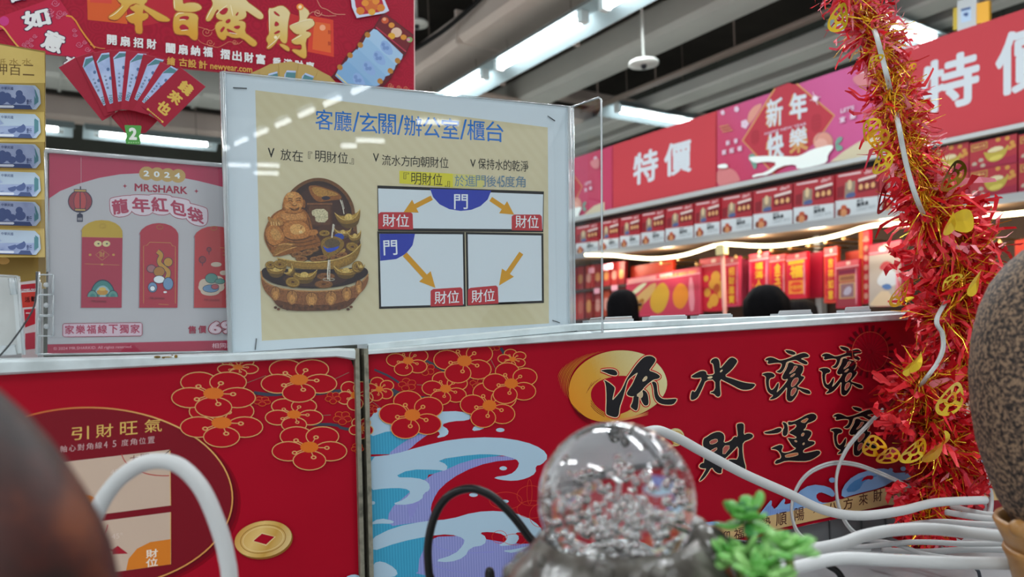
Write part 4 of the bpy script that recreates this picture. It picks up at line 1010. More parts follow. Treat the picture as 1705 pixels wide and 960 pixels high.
# golden characters, traced
GD1 = mat('#a8541c', .45); GCH = grad_mat('golden_letter_print', [(0, '#d9c793'), (.35, '#d2b25e'), (.7, '#cf9b33'), (1, '#cf8a2a')], hit(360, -5, N2, CB), hit(345, 88, N2, CB))
GHI = mat('#ece0bb', .45)
def goldshape(polys, holes=()):
    for p in polys: a.poly([(q[0]-.3*dd, q[1]+dd) for q, dd in zip(p, [6/a.T[2]*.35]*len(p))], mat('#6e0a1e', .5), 1)
    for p in polys: a.line(p, 2.6, GD1, closed=True, it=1)
    for p in polys: a.poly(p, GCH, 1)
    for p in holes: a.line(p, 1.6, GD1, closed=True, it=1); a.poly(p, mat('#a8142c', .5), 1)
a.crop(180, 0, .10557)
goldshape([[(120, -80), (620, -80), (620, 20), (560, 70), (600, 100), (760, 180), (980, 300), (960, 340), (830, 335), (760, 310), (680, 240), (560, 150), (470, 45), (350, 75), (300, 150), (200, 270), (130, 318), (20, 300), (0, 255), (110, 180), (230, 75), (150, 10)],
 [(340, 110), (400, 95), (440, 60), (500, 80), (560, 95), (560, 130), (550, 170), (540, 215), (620, 205), (640, 270), (570, 320), (530, 330), (545, 515), (500, 535), (430, 510), (430, 370), (350, 360), (270, 270), (330, 230), (420, 205), (430, 190), (360, 150)],
 [(1030, -60), (1180, -60), (1175, 70), (1260, 40), (1400, 45), (1475, 100), (1470, 150), (1350, 190), (1200, 185), (1060, 170), (1030, 100)],
 [(1040, 250), (1090, 190), (1180, 195), (1350, 205), (1425, 260), (1410, 360), (1415, 600), (1380, 638), (1320, 615), (1260, 545), (1100, 545), (1040, 510), (1025, 380)]],
 [[(1110, 290), (1180, 255), (1275, 260), (1265, 310), (1190, 300)], [(1120, 420), (1190, 380), (1270, 440), (1260, 470), (1150, 470)]])
for p in ([(20, 265), (110, 220), (240, 90)], [(275, 265), (420, 210)], [(1060, 260), (1100, 210), (1200, 205)], [(1040, 0), (1050, 140)], [(1120, 320), (1180, 305), (1230, 315)], [(1150, 480), (1260, 470)]): a.line(p, 1.4, GHI, it=2, taper=True)
a.crop(330, 0, .1349)
goldshape([[(90, 230), (130, 140), (180, 70), (180, 20), (130, -60), (560, -60), (600, 20), (700, 90), (800, 170), (805, 225), (760, 240), (680, 190), (580, 120), (600, 190), (560, 235), (480, 255), (560, 260), (590, 300), (570, 400), (640, 450), (730, 520), (710, 570), (660, 570), (540, 460), (440, 470), (350, 430), (345, 470), (310, 500), (250, 460), (225, 400), (205, 330), (240, 270), (320, 255), (240, 235), (215, 190), (260, 130), (230, 110), (160, 250), (110, 265)],
 [(865, 100), (920, 105), (1000, 70), (1060, 75), (1135, 150), (1125, 200), (1105, 300), (1100, 500), (1080, 540), (1030, 520), (1000, 460), (950, 540), (880, 605), (840, 595), (870, 540), (840, 500), (850, 450), (880, 420), (875, 250)],
 [(990, 545), (1040, 540), (1120, 580), (1130, 630), (1090, 625)],
 [(1230, 70), (1290, 70), (1380, 150), (1350, 210), (1330, 235), (1400, 225), (1445, 290), (1400, 340), (1310, 385), (1390, 400), (1390, 440), (1320, 490), (1340, 680), (1320, 725), (1260, 700), (1150, 620), (1180, 605), (1280, 625), (1280, 540), (1200, 550), (1140, 510), (1200, 460), (1265, 420), (1200, 420), (1110, 325), (1180, 300), (1255, 270), (1250, 140)]],
 [[(255, 140), (340, 95), (370, 110), (340, 170), (290, 180)], [(270, 380), (310, 330), (330, 340), (290, 400)], [(350, 350), (400, 375), (470, 410), (450, 425), (370, 395)], [(430, 330), (510, 315), (515, 340), (480, 360)], [(335, 265), (385, 230), (400, 260), (360, 290)], [(930, 130), (1000, 185), (1005, 200), (950, 175)], [(945, 300), (960, 260), (1005, 305), (950, 325)], [(935, 410), (1000, 375), (1010, 395), (950, 420)], [(460, 190), (500, 140), (480, 190)]])
for p in ([(100, 235), (180, 80)], [(220, 180), (270, 130), (360, 60)], [(400, 60), (430, 200)], [(875, 110), (880, 400)], [(850, 590), (960, 500), (1010, 430)], [(1130, 315), (1300, 250), (1420, 240)], [(1150, 500), (1280, 430)], [(380, 400), (480, 420)]): a.line(p, 1.4, GHI, it=2, taper=True)
a.ell(1258, 85, 45, 40, mat('#e88a3a', .5)); a.ell(1258, 85, 22, 22, mat('#f0dcae', .5)); a.ell(955, 460, 20, 20, mat('#efe2bb', .5))
a.crop(0, 0, 1)
SW = mat('#cf7a5c', .5)
def swirl(x, y, r, m, tail):
    a.line([(x + r*(1-k/26)*math.cos(k*.42), y + r*(1-k/26)*.95*math.sin(k*.42)) for k in range(26)], .9, m)
    a.line(tail, .9, m, it=2)
swirl(344, 53, 9, SW, [(330, 45), (336, 46), (352, 52), (358, 47)]); swirl(350, 71, 7, SW, [(330, 66), (336, 72), (352, 76), (362, 80), (375, 73)]); swirl(391, 70, 5, SW, [(375, 73), (383, 68), (395, 75), (404, 68)])
swirl(529, 21, 7, mat('#d9927c', .5), [(515, 24), (522, 18), (540, 27), (560, 26)]); a.line([(528, 0), (534, 13), (544, 15), (556, 24), (575, 24)], 1, mat('#d9927c', .5), it=2)
for x, y, r in ((650, 142, 5), (664, 145, 4), (676, 147, 5)): swirl(x, y, r, SW, [(x-6, y+3), (x+6, y+3)])
# white slogan
OUT = mat('#7c0a1e', .5)
def slogan(txt, x0, x1, y0, y1, w, h):
    n = len(txt)
    for i, ch in enumerate(txt):
        if ch == ' ': continue
        x = x0 + (x1-x0)*i/(n-1); y = y0 + (y1-y0)*i/(n-1)
        a.label(ch, BW, x, y, w, h, .1, .035)
slogan('開扇招財', 178, 244, 74, 81, 16.5, 17); slogan('闔扇納福', 276, 338, 88, 94, 16, 17); slogan('摺出財富', 367, 426, 98, 106, 16, 17); slogan('乘滿財庫', 454, 509, 110, 117, 14, 15)
GT = mat('#cfa24a', .5)
for ch, x, y in (('繪', 278, 108), ('古', 298, 110), ('設', 313, 112), ('計', 331, 114)): a.label(ch, GT, x, y, 14, 14, .1, .025)
a.label('newyear.com', GT, 350, 118, 70, 11, .09, .02)
# magenta ribbon with two words on the left
a.poly([(-80, 55), (0, 28), (96, -6), (115, 22), (150, 78), (160, 88), (128, 95), (75, 89), (36, 84), (8, 48), (-80, 70)], MAG)
a.line([(0, 43), (6, 46), (20, 66), (36, 84)], 2.6, mat('#d9a04c', .5), it=1); a.line([(110, 26), (122, 28), (138, 55), (158, 80)], 2.8, mat('#d98a34', .5), it=1); a.line([(150, 74), (164, 80), (175, 81)], 1.2, mat('#cf8a4c', .5), it=1)
a.ell(7, 35, 8, 8, mat('#c2307c', .5), -30)
def tilt(ch, cx, cy, w, h, rot, m, off):
    r = math.radians(rot); ux, uy = math.cos(r), math.sin(r)
    def q(u, v): return (cx + ux*u*w - uy*v*h*-1*0 + (-uy)*v*h, cy + uy*u*w + ux*v*h)
    a.text(ch, m, q(-.5, .5), q(.5, .5), q(-.5, -.5), off, ref=0.0)
for off, m_ in ((.09, mat('#4c1440', .5)), (.045, BW)):
    tilt('如', 60, 31, 42, 29, -14, m_, off); tilt('意', 89, 69, 33, 31, 22, m_, off); tilt('吉', 28, -12, 30, 26, -14, m_, off); tilt('來', 118, 108, 24, 26, 25, m_, off)
PKL = mat('#c86a86', .5)
for x, y, r in ((92, 5, 7), (84, 18, 6), (100, 22, 7), (85, 25, 4), (108, 22, 4), (97, 28, 4), (52, 66, 4), (46, 70, 4), (40, 74, 4), (58, 60, 4), (45, 80, 5), (52, 75, 4), (125, 58, 4), (124, 50, 4), (132, 74, 6), (141, 70, 4), (146, 82, 5)): swirl(x, y, r, PKL, [(x-r, y+1), (x, y+r), (x+r, y)])
# printed fan of notes on the right
a.poly([(638, 20), (689, 58), (676, 90), (668, 100), (650, 132), (637, 145), (549, 130), (562, 116), (575, 95), (592, 80), (608, 52), (622, 46)], mat('#5a0a18', .5))
a.poly([(640, 22), (688, 60), (676, 85), (625, 45)], mat('#6a1420', .5))
for cx, cy, r, m_ in ((641, 34, 6, '#c4542c'), (640, 32, 3, '#d9a07a'), (652, 42, 5, '#d18a34'), (660, 54, 9, '#d8b8a0'), (652, 60, 6, '#d6a02c'), (672, 62, 5, '#cf8a2a'), (682, 66, 5, '#7fa05c'), (680, 66, 3, '#cf8aa0')): a.ell(cx, cy, r, r*.9, mat(m_, .5))
a.line([(626, 45), (676, 86)], 2, mat('#b03048', .5))
for i, (o, m_) in enumerate((((0, 0), '#9dbfdd'), ((-12, 17), '#8fb6d8'), ((-29, 34), '#86aed3'), ((-46, 54), '#7ba6cf'))):
    x, y = o
    a.poly([(622+x, 48+y), (628+x, 50+y), (671+x, 91+y), (669+x, 98+y), (660+x, 108+y), (648+x, 112+y), (604+x, 72+y), (610+x, 60+y)], mat(m_, .5))
    a.poly([(636+x, 66+y), (648+x, 70+y), (656+x, 90+y), (645+x, 92+y), (632+x, 80+y)], mat('#88a8d6', .5), 1)
    for px, py in ((638, 74), (645, 80), (640, 80)): a.ell(px+x, py+y, 3, 3.4, mat('#6f8fc4', .5), 0, 10)
    a.line([(606+x, 69+y), (650+x, 110+y)], 2, mat('#cfc98c', .5))
    a.ell(612+x, 58+y, 4.5, 5, mat('#b07830', .5), -40, 14); a.ell(662+x, 101+y, 4.5, 5, mat('#b07830', .5), -40, 14)
# upper paper ornament: white-edged tile with an orange cloud knot
a.poly([(582, -20), (632, -20), (648, 18), (640, 22), (594, 30), (586, 12)], mat('#c5cfe2', .5)); a.poly([(588, -20), (630, -20), (640, 12), (632, 20), (598, 25), (592, 10)], mat('#b01c34', .5))
for cx, cy, r, m_ in ((600, 18, 7, '#cf7a24'), (634, 13, 7, '#cf7a24'), (618, 10, 11, '#c8642a'), (619, 20, 6, '#d9a034'), (608, 5, 6, '#d98a30'), (626, 2, 6, '#d98a30'), (616, -6, 8, '#cf7a24')): a.ell(cx, cy, r, r*.9, mat(m_, .5))
a.build('printed_sheet', root_b)
mb = MB(); mb.tube([hit(-220, -160, N2, CB-.01), hit(700, -160, N2, CB-.01)], .008, mat('#9aa0a2', .4, .6)); mb.build('hanging_rail', root_b)
for x in (-100, 600):
    mb = MB(); p = hit(x, -160, N2, CB-.01); mb.tube([p, Vector((p.x, p.y, CAM_Z+4.0))], .002, mat('#9aa0a2', .4, .6), 6); mb.build('hanging_wire', root_b)

# ---- fan of red envelopes
CFAN = -.95
fan = thing('envelope_fan', hit(222, 230, N2, CFAN), 'fan of overlapping red envelopes showing blue banknotes, hung under the red banner', 'paper fan')
RE = [mat(c, .55, 0, .2) for c in ('#a0243a', '#9a2035')]
NOTE = noise_mat('pale_blue_banknote', ['#8fa6cf', '#a9bce0', '#b6c8e6'], 60, .6); TEALN = mat('#4f8088', .6); NVY = mat('#2f4468', .6)
quads = [[(40, 215), (190, 125), (515, 600), (405, 662)], [(185, 130), (335, 78), (515, 590), (425, 627)], [(330, 92), (480, 62), (560, 570), (450, 592)], [(475, 70), (640, 62), (620, 560), (500, 578)], [(605, 72), (795, 88), (690, 578), (562, 565)], [(750, 102), (940, 145), (745, 602), (622, 568)], [(895, 165), (1075, 245), (795, 612), (662, 573)], [(1062, 212), (1275, 375), (930, 715), (735, 538)]]
wins = [None, [(240, 205), (262, 130), (322, 115), (440, 520), (418, 537)], [(358, 165), (400, 95), (465, 88), (498, 510), (470, 522)], [(498, 130), (550, 80), (626, 80), (570, 495), (540, 502)], [(640, 160), (705, 95), (777, 100), (628, 497), (600, 488)], [(785, 190), (855, 135), (925, 150), (700, 492), (676, 480)], [(918, 252), (985, 200), (1054, 237), (762, 517), (740, 500)], None]
# folded tails under the fan
a = Art(N2, CFAN-.004, 1e-5); a.crop(90, 70, .19787)
a.slab([(480, 625), (540, 575), (720, 570), (875, 655), (770, 762), (600, 765)], .002, RE[1])
for p in ([(520, 590), (610, 740)], [(570, 585), (640, 720)], [(610, 580), (655, 715)], [(650, 580), (672, 715)], [(700, 575), (690, 715)], [(760, 600), (710, 715)]): a.line(p, .7, mat('#7a1626', .6))
a.build('folded_tails', fan)
for i, q in enumerate(quads):
    a = Art(N2, CFAN + i*.0012, 4e-6); a.crop(90, 70, .19787)
    a.slab(q, .0006, RE[i % 2])
    a.line([q[0], q[1]], .5, mat('#b54a5a', .6)); 
    if i == 7:
        GC = mat('#c9a84e', .35, .3)
        for ch, cx, cy in (('錢', 1110, 385), ('來', 1020, 465), ('也', 925, 552)):
            r = math.radians(40); S = 74
            def qq(u, v): return (cx + (math.cos(r)*u - math.sin(r)*v)*S, cy + (math.sin(r)*u + math.cos(r)*v)*S)
            a.text(ch, GC, qq(-.75, .6), qq(.75, .6), qq(-.75, -.6), .05, ref=0.0)
        a.line([(788, 565), (918, 672)], 1.0, GC); a.ell(790, 565, 10, 10, GC); a.ell(912, 670, 9, 9, GC)
        for k in range(8): a.ell(800+k*15, 573+k*12.4, 4, 6, GC)
    env = a.build('envelope', fan)
    if wins[i]:
        w = wins[i]
        a = Art(N2, CFAN + i*.0012 + .0003, 4e-6); a.crop(90, 70, .19787)
        a.poly(w, NOTE)
        lp = lambda p, q_, t: (p[0]+(q_[0]-p[0])*t, p[1]+(q_[1]-p[1])*t)
        A0, A1, B1, C1, D1_ = w
        a.poly([lp(A1, D1_, .03), lp(B1, C1, .035), lp(B1, C1, .085), lp(A0, D1_, .04)], TEALN)
        L0, L1 = lp(A0, D1_, .45), lp(B1, C1, .5)
        ux, uy = (C1[0]-B1[0]), (C1[1]-B1[1]); l = math.hypot(ux, uy); ux /= l; uy /= l; vx, vy = -uy, ux
        for k, ch in enumerate('中華民國'):
            t = .42 + k*.085; c0 = lp(lp(A0, D1_, t), lp(B1, C1, t), .35)
            a.text(ch, NVY, (c0[0]-9*vx*-1, c0[1]-9*vy*-1), (c0[0]+9*vx*-1, c0[1]+9*vy*-1), (c0[0]-9*vx*-1-18*ux, c0[1]-9*vy*-1-18*uy), .01)
        for t, f in ((.3, .75), (.5, .9)): 
            c0 = lp(lp(A0, D1_, t), lp(B1, C1, t), f); a.ell(c0[0], c0[1], 13, 15, mat('#55709c', .6), 0, 12)
        c0 = lp(lp(A0, D1_, .9), lp(B1, C1, .9), .5)
        a.text('100', TEALN, (c0[0]-32*ux+14*vx, c0[1]-32*uy+14*vy), (c0[0]+30*ux+14*vx, c0[1]+30*uy+14*vy), (c0[0]-32*ux-14*vx, c0[1]-32*uy-14*vy), .02)
        a.build('banknote', env)
a = Art(N2, CFAN+.012, 1e-5); a.crop(90, 70, .19787)
GRN = mat('#4f9c48', .5)
a.slab([(592, 702), (600, 698), (728, 702), (736, 710), (728, 770), (718, 795), (728, 815), (728, 850), (718, 860), (608, 856), (600, 820), (610, 790)], .001, GRN)
a.text('2', mat('#e2e9e2', .5), (630, 822), (698, 824), (630, 718), .05)
for k in range(5): a.ell(630+k*20, 845, 7, 6, mat('#8fc088', .5), 0, 8)
a.build('number_tag', fan, label='green number 2 tag')
mb = MB(); mb.tube([hit(222, 90, N2, CFAN-.003), hit(222, 100, N2, CB+.004)], .0015, mat('#8a1c30', .5), 6); mb.build('hanging_loop', fan)

# ---- golden fan of banknotes peeking over the white sign
CY_ = -.9
yf = thing('envelope_fan', hit(480, 200, N2, CY_), 'pale gold fan of banknotes showing just above the white sign', 'paper fan')
YG = mat('#b59a5c', .6, 0, .2)
ctr = (480, 260)
for i in range(7):
    a0, a1 = math.radians(-143 + i*15.2), math.radians(-143 + (i+1)*15.2 + 3)
    a = Art(N2, CY_ + i*.001, 4e-6)
    def pp(t, r): return (ctr[0] + math.cos(t)*r*.82, ctr[1] + math.sin(t)*r)
    a.slab([pp(a0, 40), pp(a0, 156), pp((a0+a1)/2, 158), pp(a1, 156), pp(a1, 40)], .0006, YG)
    e_ = a.build('envelope', yf)
    a = Art(N2, CY_ + i*.001 + .0003, 4e-6); f0, f1 = a0 + (a1-a0)*.22, a0 + (a1-a0)*.75
    a.poly([pp(f0, 60), pp(f0, 136), pp(f0+.04, 143), pp(f1, 143), pp(f1, 60)], NOTE); a.poly([pp(f0+.01, 130), pp(f0+.03, 140), pp(f1, 140), pp(f1, 130)], TEALN)
    a.build('banknote', e_)

# ---- folded gold sheet with banknotes on the far left
ys = [62, 138, 186, 236, 283, 332, 380, 428]
CYS = -.9
class Fold(Art):
    def cc(s, y):
        for i in range(len(ys)-1):
            if y <= ys[i+1] or i == len(ys)-2:
                t = (y-ys[i])/(ys[i+1]-ys[i]); e = (.012 if i % 2 else 0, 0 if i % 2 else .012)
                return CYS + e[0] + (e[1]-e[0])*t
    def P(s, q): return hit(q[0], q[1], N2, s.cc(q[1]) + s.e)
hs = thing('banknote_sheet', hit(30, 470, N2, CYS), 'zigzag gold sheet holding six grey blue banknotes, left edge', 'paper ornament')
GSH = noise_mat('gold_card', ['#b0984e', '#bda55a'], 20, .55)
f = Fold(N2, CYS, 6e-6)
for i in range(len(ys)-1):
    f.poly([(-70, ys[i]), (74, ys[i]+(26 if i == 0 else 0)), (75, ys[i+1]), (-70, ys[i+1])], GSH)
f.e += 4e-5
BRZ = mat('#5c4418', .5)
for ch, x, w in (('呷', -8, 20), ('百', 15, 20), ('二', 38, 19)): f.label(ch, BRZ, x, 124+(1 if x > 0 else 0), w, 18, .05, .0)
for ch, x, w in (('紙', -6, 16), ('水', 15, 16), ('水', 36, 17)): f.label(ch, mat('#8a7030', .5), x, 108, w, 11, .03, 0)
f.build('folded_card', hs)
NB = noise_mat('grey_blue_banknote', ['#7c8db2', '#93a3c4', '#a3b2cf'], 45, .6); NB2 = mat('#3f4f78', .6); NB3 = mat('#586a94', .6)
for i in range(1, 7):
    y0 = ys[i]; f = Fold(N2, CYS, 6e-6); f.e = 1.5e-3
    y0 += 2; H = 42
    f.poly([(-60, y0-2), (58, y0+2), (66, y0+10), (68, y0+32), (60, y0+H), (-60, y0+H-3)], mat('#a9bccc', .6)); f.poly([(-60, y0-1), (54, y0+3), (62, y0+11), (62, y0+33), (54, y0+H), (-60, y0+H-3)], NB)
    f.poly([(57, y0+8), (64, y0+13), (64, y0+30), (57, y0+35)], TEALN)
    f.poly([(-60, y0+32), (50, y0+35), (54, y0+H), (-60, y0+H-3)], NB2, 0)
    for x, y, rx, ry in ((4, 18, 6, 6), (12, 22, 7, 8), (2, 27, 9, 7), (32, 16, 6, 6), (34, 25, 9, 8), (20, 28, 7, 6), (-12, 22, 9, 8)): f.ell(x, y0+y, rx, ry, NB3 if (x*3) % 2 else mat('#4d5e8a', .6), 0, 12)
    f.label('中華民國', NB2, 2, y0+9, 20, 5, .04, .01); f.label('壹仟', NB2, 44, y0+34, 9, 9, 0, .02)
    f.poly([(-8, y0+35), (22, y0+35.5), (24, y0+37.5), (22, y0+39.5), (-8, y0+39)], mat('#cdd5df', .6))
    f.build('banknote', hs)
bd = Art(N2, CYS-.01, 1e-5)
bd.slab([(-75, 60), (75, 85), (76, 480), (-75, 478)], .004, mat('#8a7434', .55)); bd.ell(6, 434, 10, 6, mat('#c9a45c', .5), 0, 16)
bd.build('backing_board', hs)
mb = MB(); mb.prism([hit(-75, 470, N2, CYS-.012), hit(70, 475, N2, CYS-.012), hit(70, 620, N2, CYS-.012), hit(-75, 625, N2, CYS-.012)], -N2*.01, mat('#8b8f90', .5)); mb.build('stand_plate', hs)
# ---- red price card on the rail between stand and white card
pc = Art(N2, -.70, 5e-6)
pc.slab([(30, 470), (62, 466), (62, 594), (36, 596)], .002, mat('#c9c6c6', .5))
pc.poly([(33, 474), (61, 471), (61, 480), (33, 481)], mat('#b01422', .5)); pc.poly([(35, 487), (61, 485), (61, 510), (37, 512)], mat('#c23a2c', .5)); pc.poly([(40, 515), (61, 513), (61, 538), (42, 545)], mat('#b5142a', .5)); pc.poly([(42, 555), (61, 552), (61, 580), (42, 582)], mat('#b23a4c', .5))
pc.label('更', CRIM, 33, 484.5, 12, 9, -.02, .0); pc.label('划', CRIM, 47, 484, 11, 9, -.02, 0); pc.label('活', BLK, 41, 503, 9, 9, -.02, .02); pc.label('動', BLK, 51.5, 502, 9, 9, -.02, .02); pc.label('7', mat('#d8d4d4', .5), 43, 534, 10, 14)
o = pc.build('price_card'); o['label'] = 'narrow red and white price card between the white card holder and pink poster'; o['category'] = 'price card'
# ---- white card in a clear holder at the left edge
wc = thing('card_holder', hit(0, 592, N2, -.635), 'clear acrylic holder with a blank white card at the left edge', 'card holder')
pc = Art(N2, -.64, 5e-6); pc.slab([(-70, 458), (28, 462), (38, 588), (-70, 594)], .001, mat('#c6c6c4', .5)); pc.poly([(20, 463), (27, 463), (37, 587), (30, 588)], mat('#d6d9da', .5)); pc.build('blank_card', wc)
mb = MB(); pane(mb, [(-72, 455), (30, 460), (40, 590), (-72, 597)], -.634, .002, ACRYLIC); mb.build('front_pane', wc)
mb = MB(); bar(mb, (30, 460), (40, 590), -.633, .0012); bar(mb, (-72, 455), (30, 460), -.633, .0008); bar(mb, (-72, 592), (26, 574), -.628, .0008); bar(mb, (19, 463), (23, 490), -.632, .0022); mb.build('polished_edges', wc)
mb = MB(); mb.prism([hit(-72, 578, N2, -.625), hit(24, 574, N2, -.625), hit(28, 590, N2, -.625), hit(-72, 597, N2, -.625)], -N2*.002, ACRYLIC_EDGE); mb.build('front_lip', wc)
mb = MB(); mb.tube([hit(*p, N2, -.618) for p in spline([(62, 452), (58, 505), (40, 540), (16, 573), (-2, 594)], False, 6)], .0006, mat('#4a4c4e', .3, .5), 6)
o = mb.build('thin_wire'); o['label'] = 'thin grey wire curving down in front of the white card holder'; o['category'] = 'wire'
# ================================================================ the shop display across the aisle
C1 = -3.55
def H1(x, y, c=C1): return hit(x, y, N1, c)
gond = thing('display_shelf', CAM + N1*C1*1.0 + D1*5 - Z*CAM_Z, 'long gift shelf unit with header rail and lit lower bay across the aisle', 'shelf unit')
STEEL = mat('#b4babb', .35, .2); DARK = mat('#2e2420', .7); SHELFB = mat('#7c6650', .6)
def ln(p, q, x): return p[1] + (q[1]-p[1])*(x-p[0])/(q[0]-p[0])
bot = lambda x: 347 - .2105*(x-1020)
lip = lambda x: 413.5 - .1395*(x-1022)
X0, X1 = 868, 1800
def strip(mb, xs, f0, f1, c, th, m):
    pts = [H1(x, f0(x), c) for x in xs] + [H1(x, f1(x), c) for x in reversed(xs)]
    mb.prism(pts, -N1*th, m)
XS = (X0, X1)
mb = MB(); strip(mb, XS, lambda x: bot(x)+.5, lambda x: bot(x)+8, C1+.02, .10, STEEL); mb.build('header_rail', gond)
mb = MB(); strip(mb, XS, lambda x: bot(x)+8, lambda x: bot(x)+14+(x-1020)*.012, C1-.03, .05, mat('#151414', .6)); mb.build('painted_gap_shadow', gond)  # near-black strip paints in the shade below the header rail
mb = MB(); strip(mb, XS, lip, lambda x: lip(x)+9+(x-1022)*.01, C1+.05, .02, mat('#8d9298', .4, .3)); mb.build('price_channel', gond)
# shelf board from lip backwards
p = H1(X0, lip(X0)+2, C1+.03); q = H1(X1, lip(X1)+2, C1+.03)
mb = MB(); mb.box(p - Z*.03, q-p, -N1*.5, Z*.03, SHELFB); mb.build('shelf_board', gond)
h_sh = p.z
mb = MB(); mb.box(Vector((p.x, p.y, 0)) - N1*.5, Vector((q.x-p.x, q.y-p.y, 0)), -N1*.03, Z*(H1(1200, bot(1200)).z), noise_mat('brown_back_panel', ['#3a2a22', '#4a372c'], 3, .7)); mb.build('back_panel', gond)
mb = MB(); mb.box(Vector((p.x, p.y, .0)) - N1*.05, Vector((q.x-p.x, q.y-p.y, 0)), -N1*.45, Z*.75, mat('#6f2030', .6)); mb.build('base_cabinet', gond)
for s_, t_ in ((.0, .01), (.27, .28), (.62, .63), (.995, 1)):
    mb = MB(); d = Vector((q.x-p.x, q.y-p.y, 0)); mb.box(Vector((p.x, p.y, 0)) + d*s_ - N1*.44, d*(t_-s_), -N1*.05, Z*(H1(1200, bot(1200)).z-.01), STEEL); mb.build('upright', gond)
# header signs
topf = lambda x: 242 - .3314*(x-1020)
SR = mat('#bd3f48', .55, 0, .2); SPK = grad_mat('pink_poster_print', [(0, '#b93a5e'), (.5, '#bd4a80'), (1, '#c2568e')], H1(1250, 300), H1(1400, 140))
SWH = mat('#c9d2da', .55); SGOLD = mat('#c8925a', .5); SRED = mat('#b03040', .5); SPEACH = mat('#cf8f80', .5); SCREAM = mat('#c9bfa2', .5); SLEAF = mat('#6f9a8a', .5); SPINKW = mat('#d8c2d4', .5)
def sign_base(x0, x1, m):
    a = Art(N1, C1, 1e-4)
    a.slab([(x0, topf(x0)), (x1, topf(x1)), (x1, bot(x1)), (x0, bot(x0))], .015, m)
    return a
def redsign(x0, x1, boxes, label):
    a = sign_base(x0, x1, SR)
    for ch, bl, br, tl in boxes: a.text(ch, SWH, bl, br, tl, .028, ref=.0)
    o = a.build('price_sign'); o['label'] = label; o['category'] = 'sign'; o['group'] = 'red special price signs'
redsign(1020.5, 1192, [('特', (1055, 308), (1094, 298), (1056, 258)), ('價', (1107, 294), (1150, 284), (1107, 243))], 'smaller red special price sign left of the New Year poster')
redsign(1503, 1800, [('特', (1536, 190), (1628, 168), (1536, 108)), ('價', (1660, 160), (1760, 136), (1660, 62))], 'big red special price sign at the right edge')
def pinkposter(x0, x1, dx, sc, label, full=True):
    """New Year poster; artwork placed from the large poster, shifted along the board by whole boards"""
    a = sign_base(x0, x1, SPK)
    if full:
        T = lambda pts: pts
    else:
        d = D1 * (H1(1020.5, 300) - H1(1503, 300)).dot(D1)   # the same print one board pair further along
        class Sh(Art):
            def P(s, q): return hit(q[0], q[1], N1, C1+s.e) + d
        b = Sh(N1, C1, 1e-4); b.V, b.F, b.I, b.S, b.mats, b.e = a.V, a.F, a.I, a.S, a.mats, a.e; a = b
    a.crop(1190, 140, .17712)
    a.poly([(455, 180), (400, 190), (350, 225), (310, 290), (305, 400), (380, 310)], SPEACH, 1)
    a.poly([(20, 960), (20, 795), (120, 780), (190, 810), (235, 880), (238, 915), (130, 945)], mat('#c9787a', .5), 1)
    a.poly([(1080, 735), (1200, 640), (1355, 540), (1560, 470), (1560, 640), (1355, 690)], SCREAM)
    rim = [(262, 530), (570, -20), (640, -140), (1120, 295), (1040, 440), (700, 900), (560, 850)]
    a.poly([(262, 530), (560, 40), (690, -10) if full else (690, -10), (790, 10), (1125, 295), (1020, 470), (760, 720), (560, 850), (505, 790)], SRED)
    a.line([(560, 845), (262, 530), (565, 40)], 2.4, SGOLD); a.line([(770, -5), (1125, 295), (1000, 480)], 2.6, SGOLD)
    for x, y, w, h in ((905, 290, 100, 170), (340, 440, 80, 140)):
        a.poly([(x, y), (x+w, y-20), (x+w, y+h-20), (x, y+h)], mat('#a52a3a', .5), 1)
        for k in range(4): a.line([(x+4, y+20+k*h/5), (x+w-4, y+4+k*h/5)], .5, mat('#8f1f30', .5))
    a.text('年', SGOLD, (700, 350), (862, 318), (690, 105), .02); a.text('年', SWH, (708, 348), (872, 316), (704, 95), .04)
    a.text('新', SGOLD, (478, 420), (632, 385), (478, 165), .02); a.text('新', SWH, (488, 414), (640, 380), (488, 150), .02)
    a.text('快', SGOLD, (480, 735), (640, 690), (478, 500), .01); a.text('快', SWH, (492, 740), (650, 690), (490, 480), .035)
    a.text('樂', SGOLD, (702, 668), (880, 625), (698, 430), .04); a.text('樂', SWH, (700, 600), (870, 560), (700, 430), .02)
    a.text('HAPPY NEW YEAR', SPINKW, (470, 480), (862, 382), (470, 455), .01)
    for x, y in ((780, 600), (640, 790)): pass
    a.ell(1020, 540, 95, 90, SPEACH, 0, 18); a.eline(1030, 530, 75, 80, 1, mat('#a5707a', .5), 0, 16); a.ell(1000, 560, 60, 50, mat('#d8a396', .5), 0, 14)
    a.poly([(1130, 550), (1160, 495), (1205, 495), (1190, 540), (1150, 565), (1200, 580), (1205, 615), (1150, 635), (1135, 600)], SLEAF, 1); a.poly([(310, 690), (340, 650), (380, 660), (385, 720), (400, 780), (370, 805), (350, 750)], SLEAF, 1)
    for cx, cy, r in ((282, 375, 40), (1400, -100, 45), (205, 235, 26), (75, 268, 22)):
        for k in range(5): a.ell(cx + math.cos(k*1.2566)*r*.5, cy + math.sin(k*1.2566)*r*.6, r*.45, r*.5, SPINKW, 0, 10)
    for k in range(3): a.line([(45+k*12, 400+k*25), (130+k*18, 385+k*23)], 1.6, SGOLD)
    for ch, x, y, w in (('新', 105, 580, 40), ('春', 180, 562, 36), ('就', 68, 668, 42), ('起', 138, 652, 44), ('福', 212, 634, 42)): a.label(ch, SPINKW, x, y, w, 48, -.22, .05)
    a.text("LET'S", SPINKW, (1182, 275), (1310, 240), (1185, 232), .04)
    for ch, x, y in (('宜', 1172, 365), ('樂', 1270, 335)): a.label(ch, SPINKW, x, y, 56, 52, -.25, .05)
    a.poly([(1290, -60), (1355, -95), (1480, -140), (1480, 0), (1400, 30), (1320, 0)], mat('#cb7f86', .5), 1)
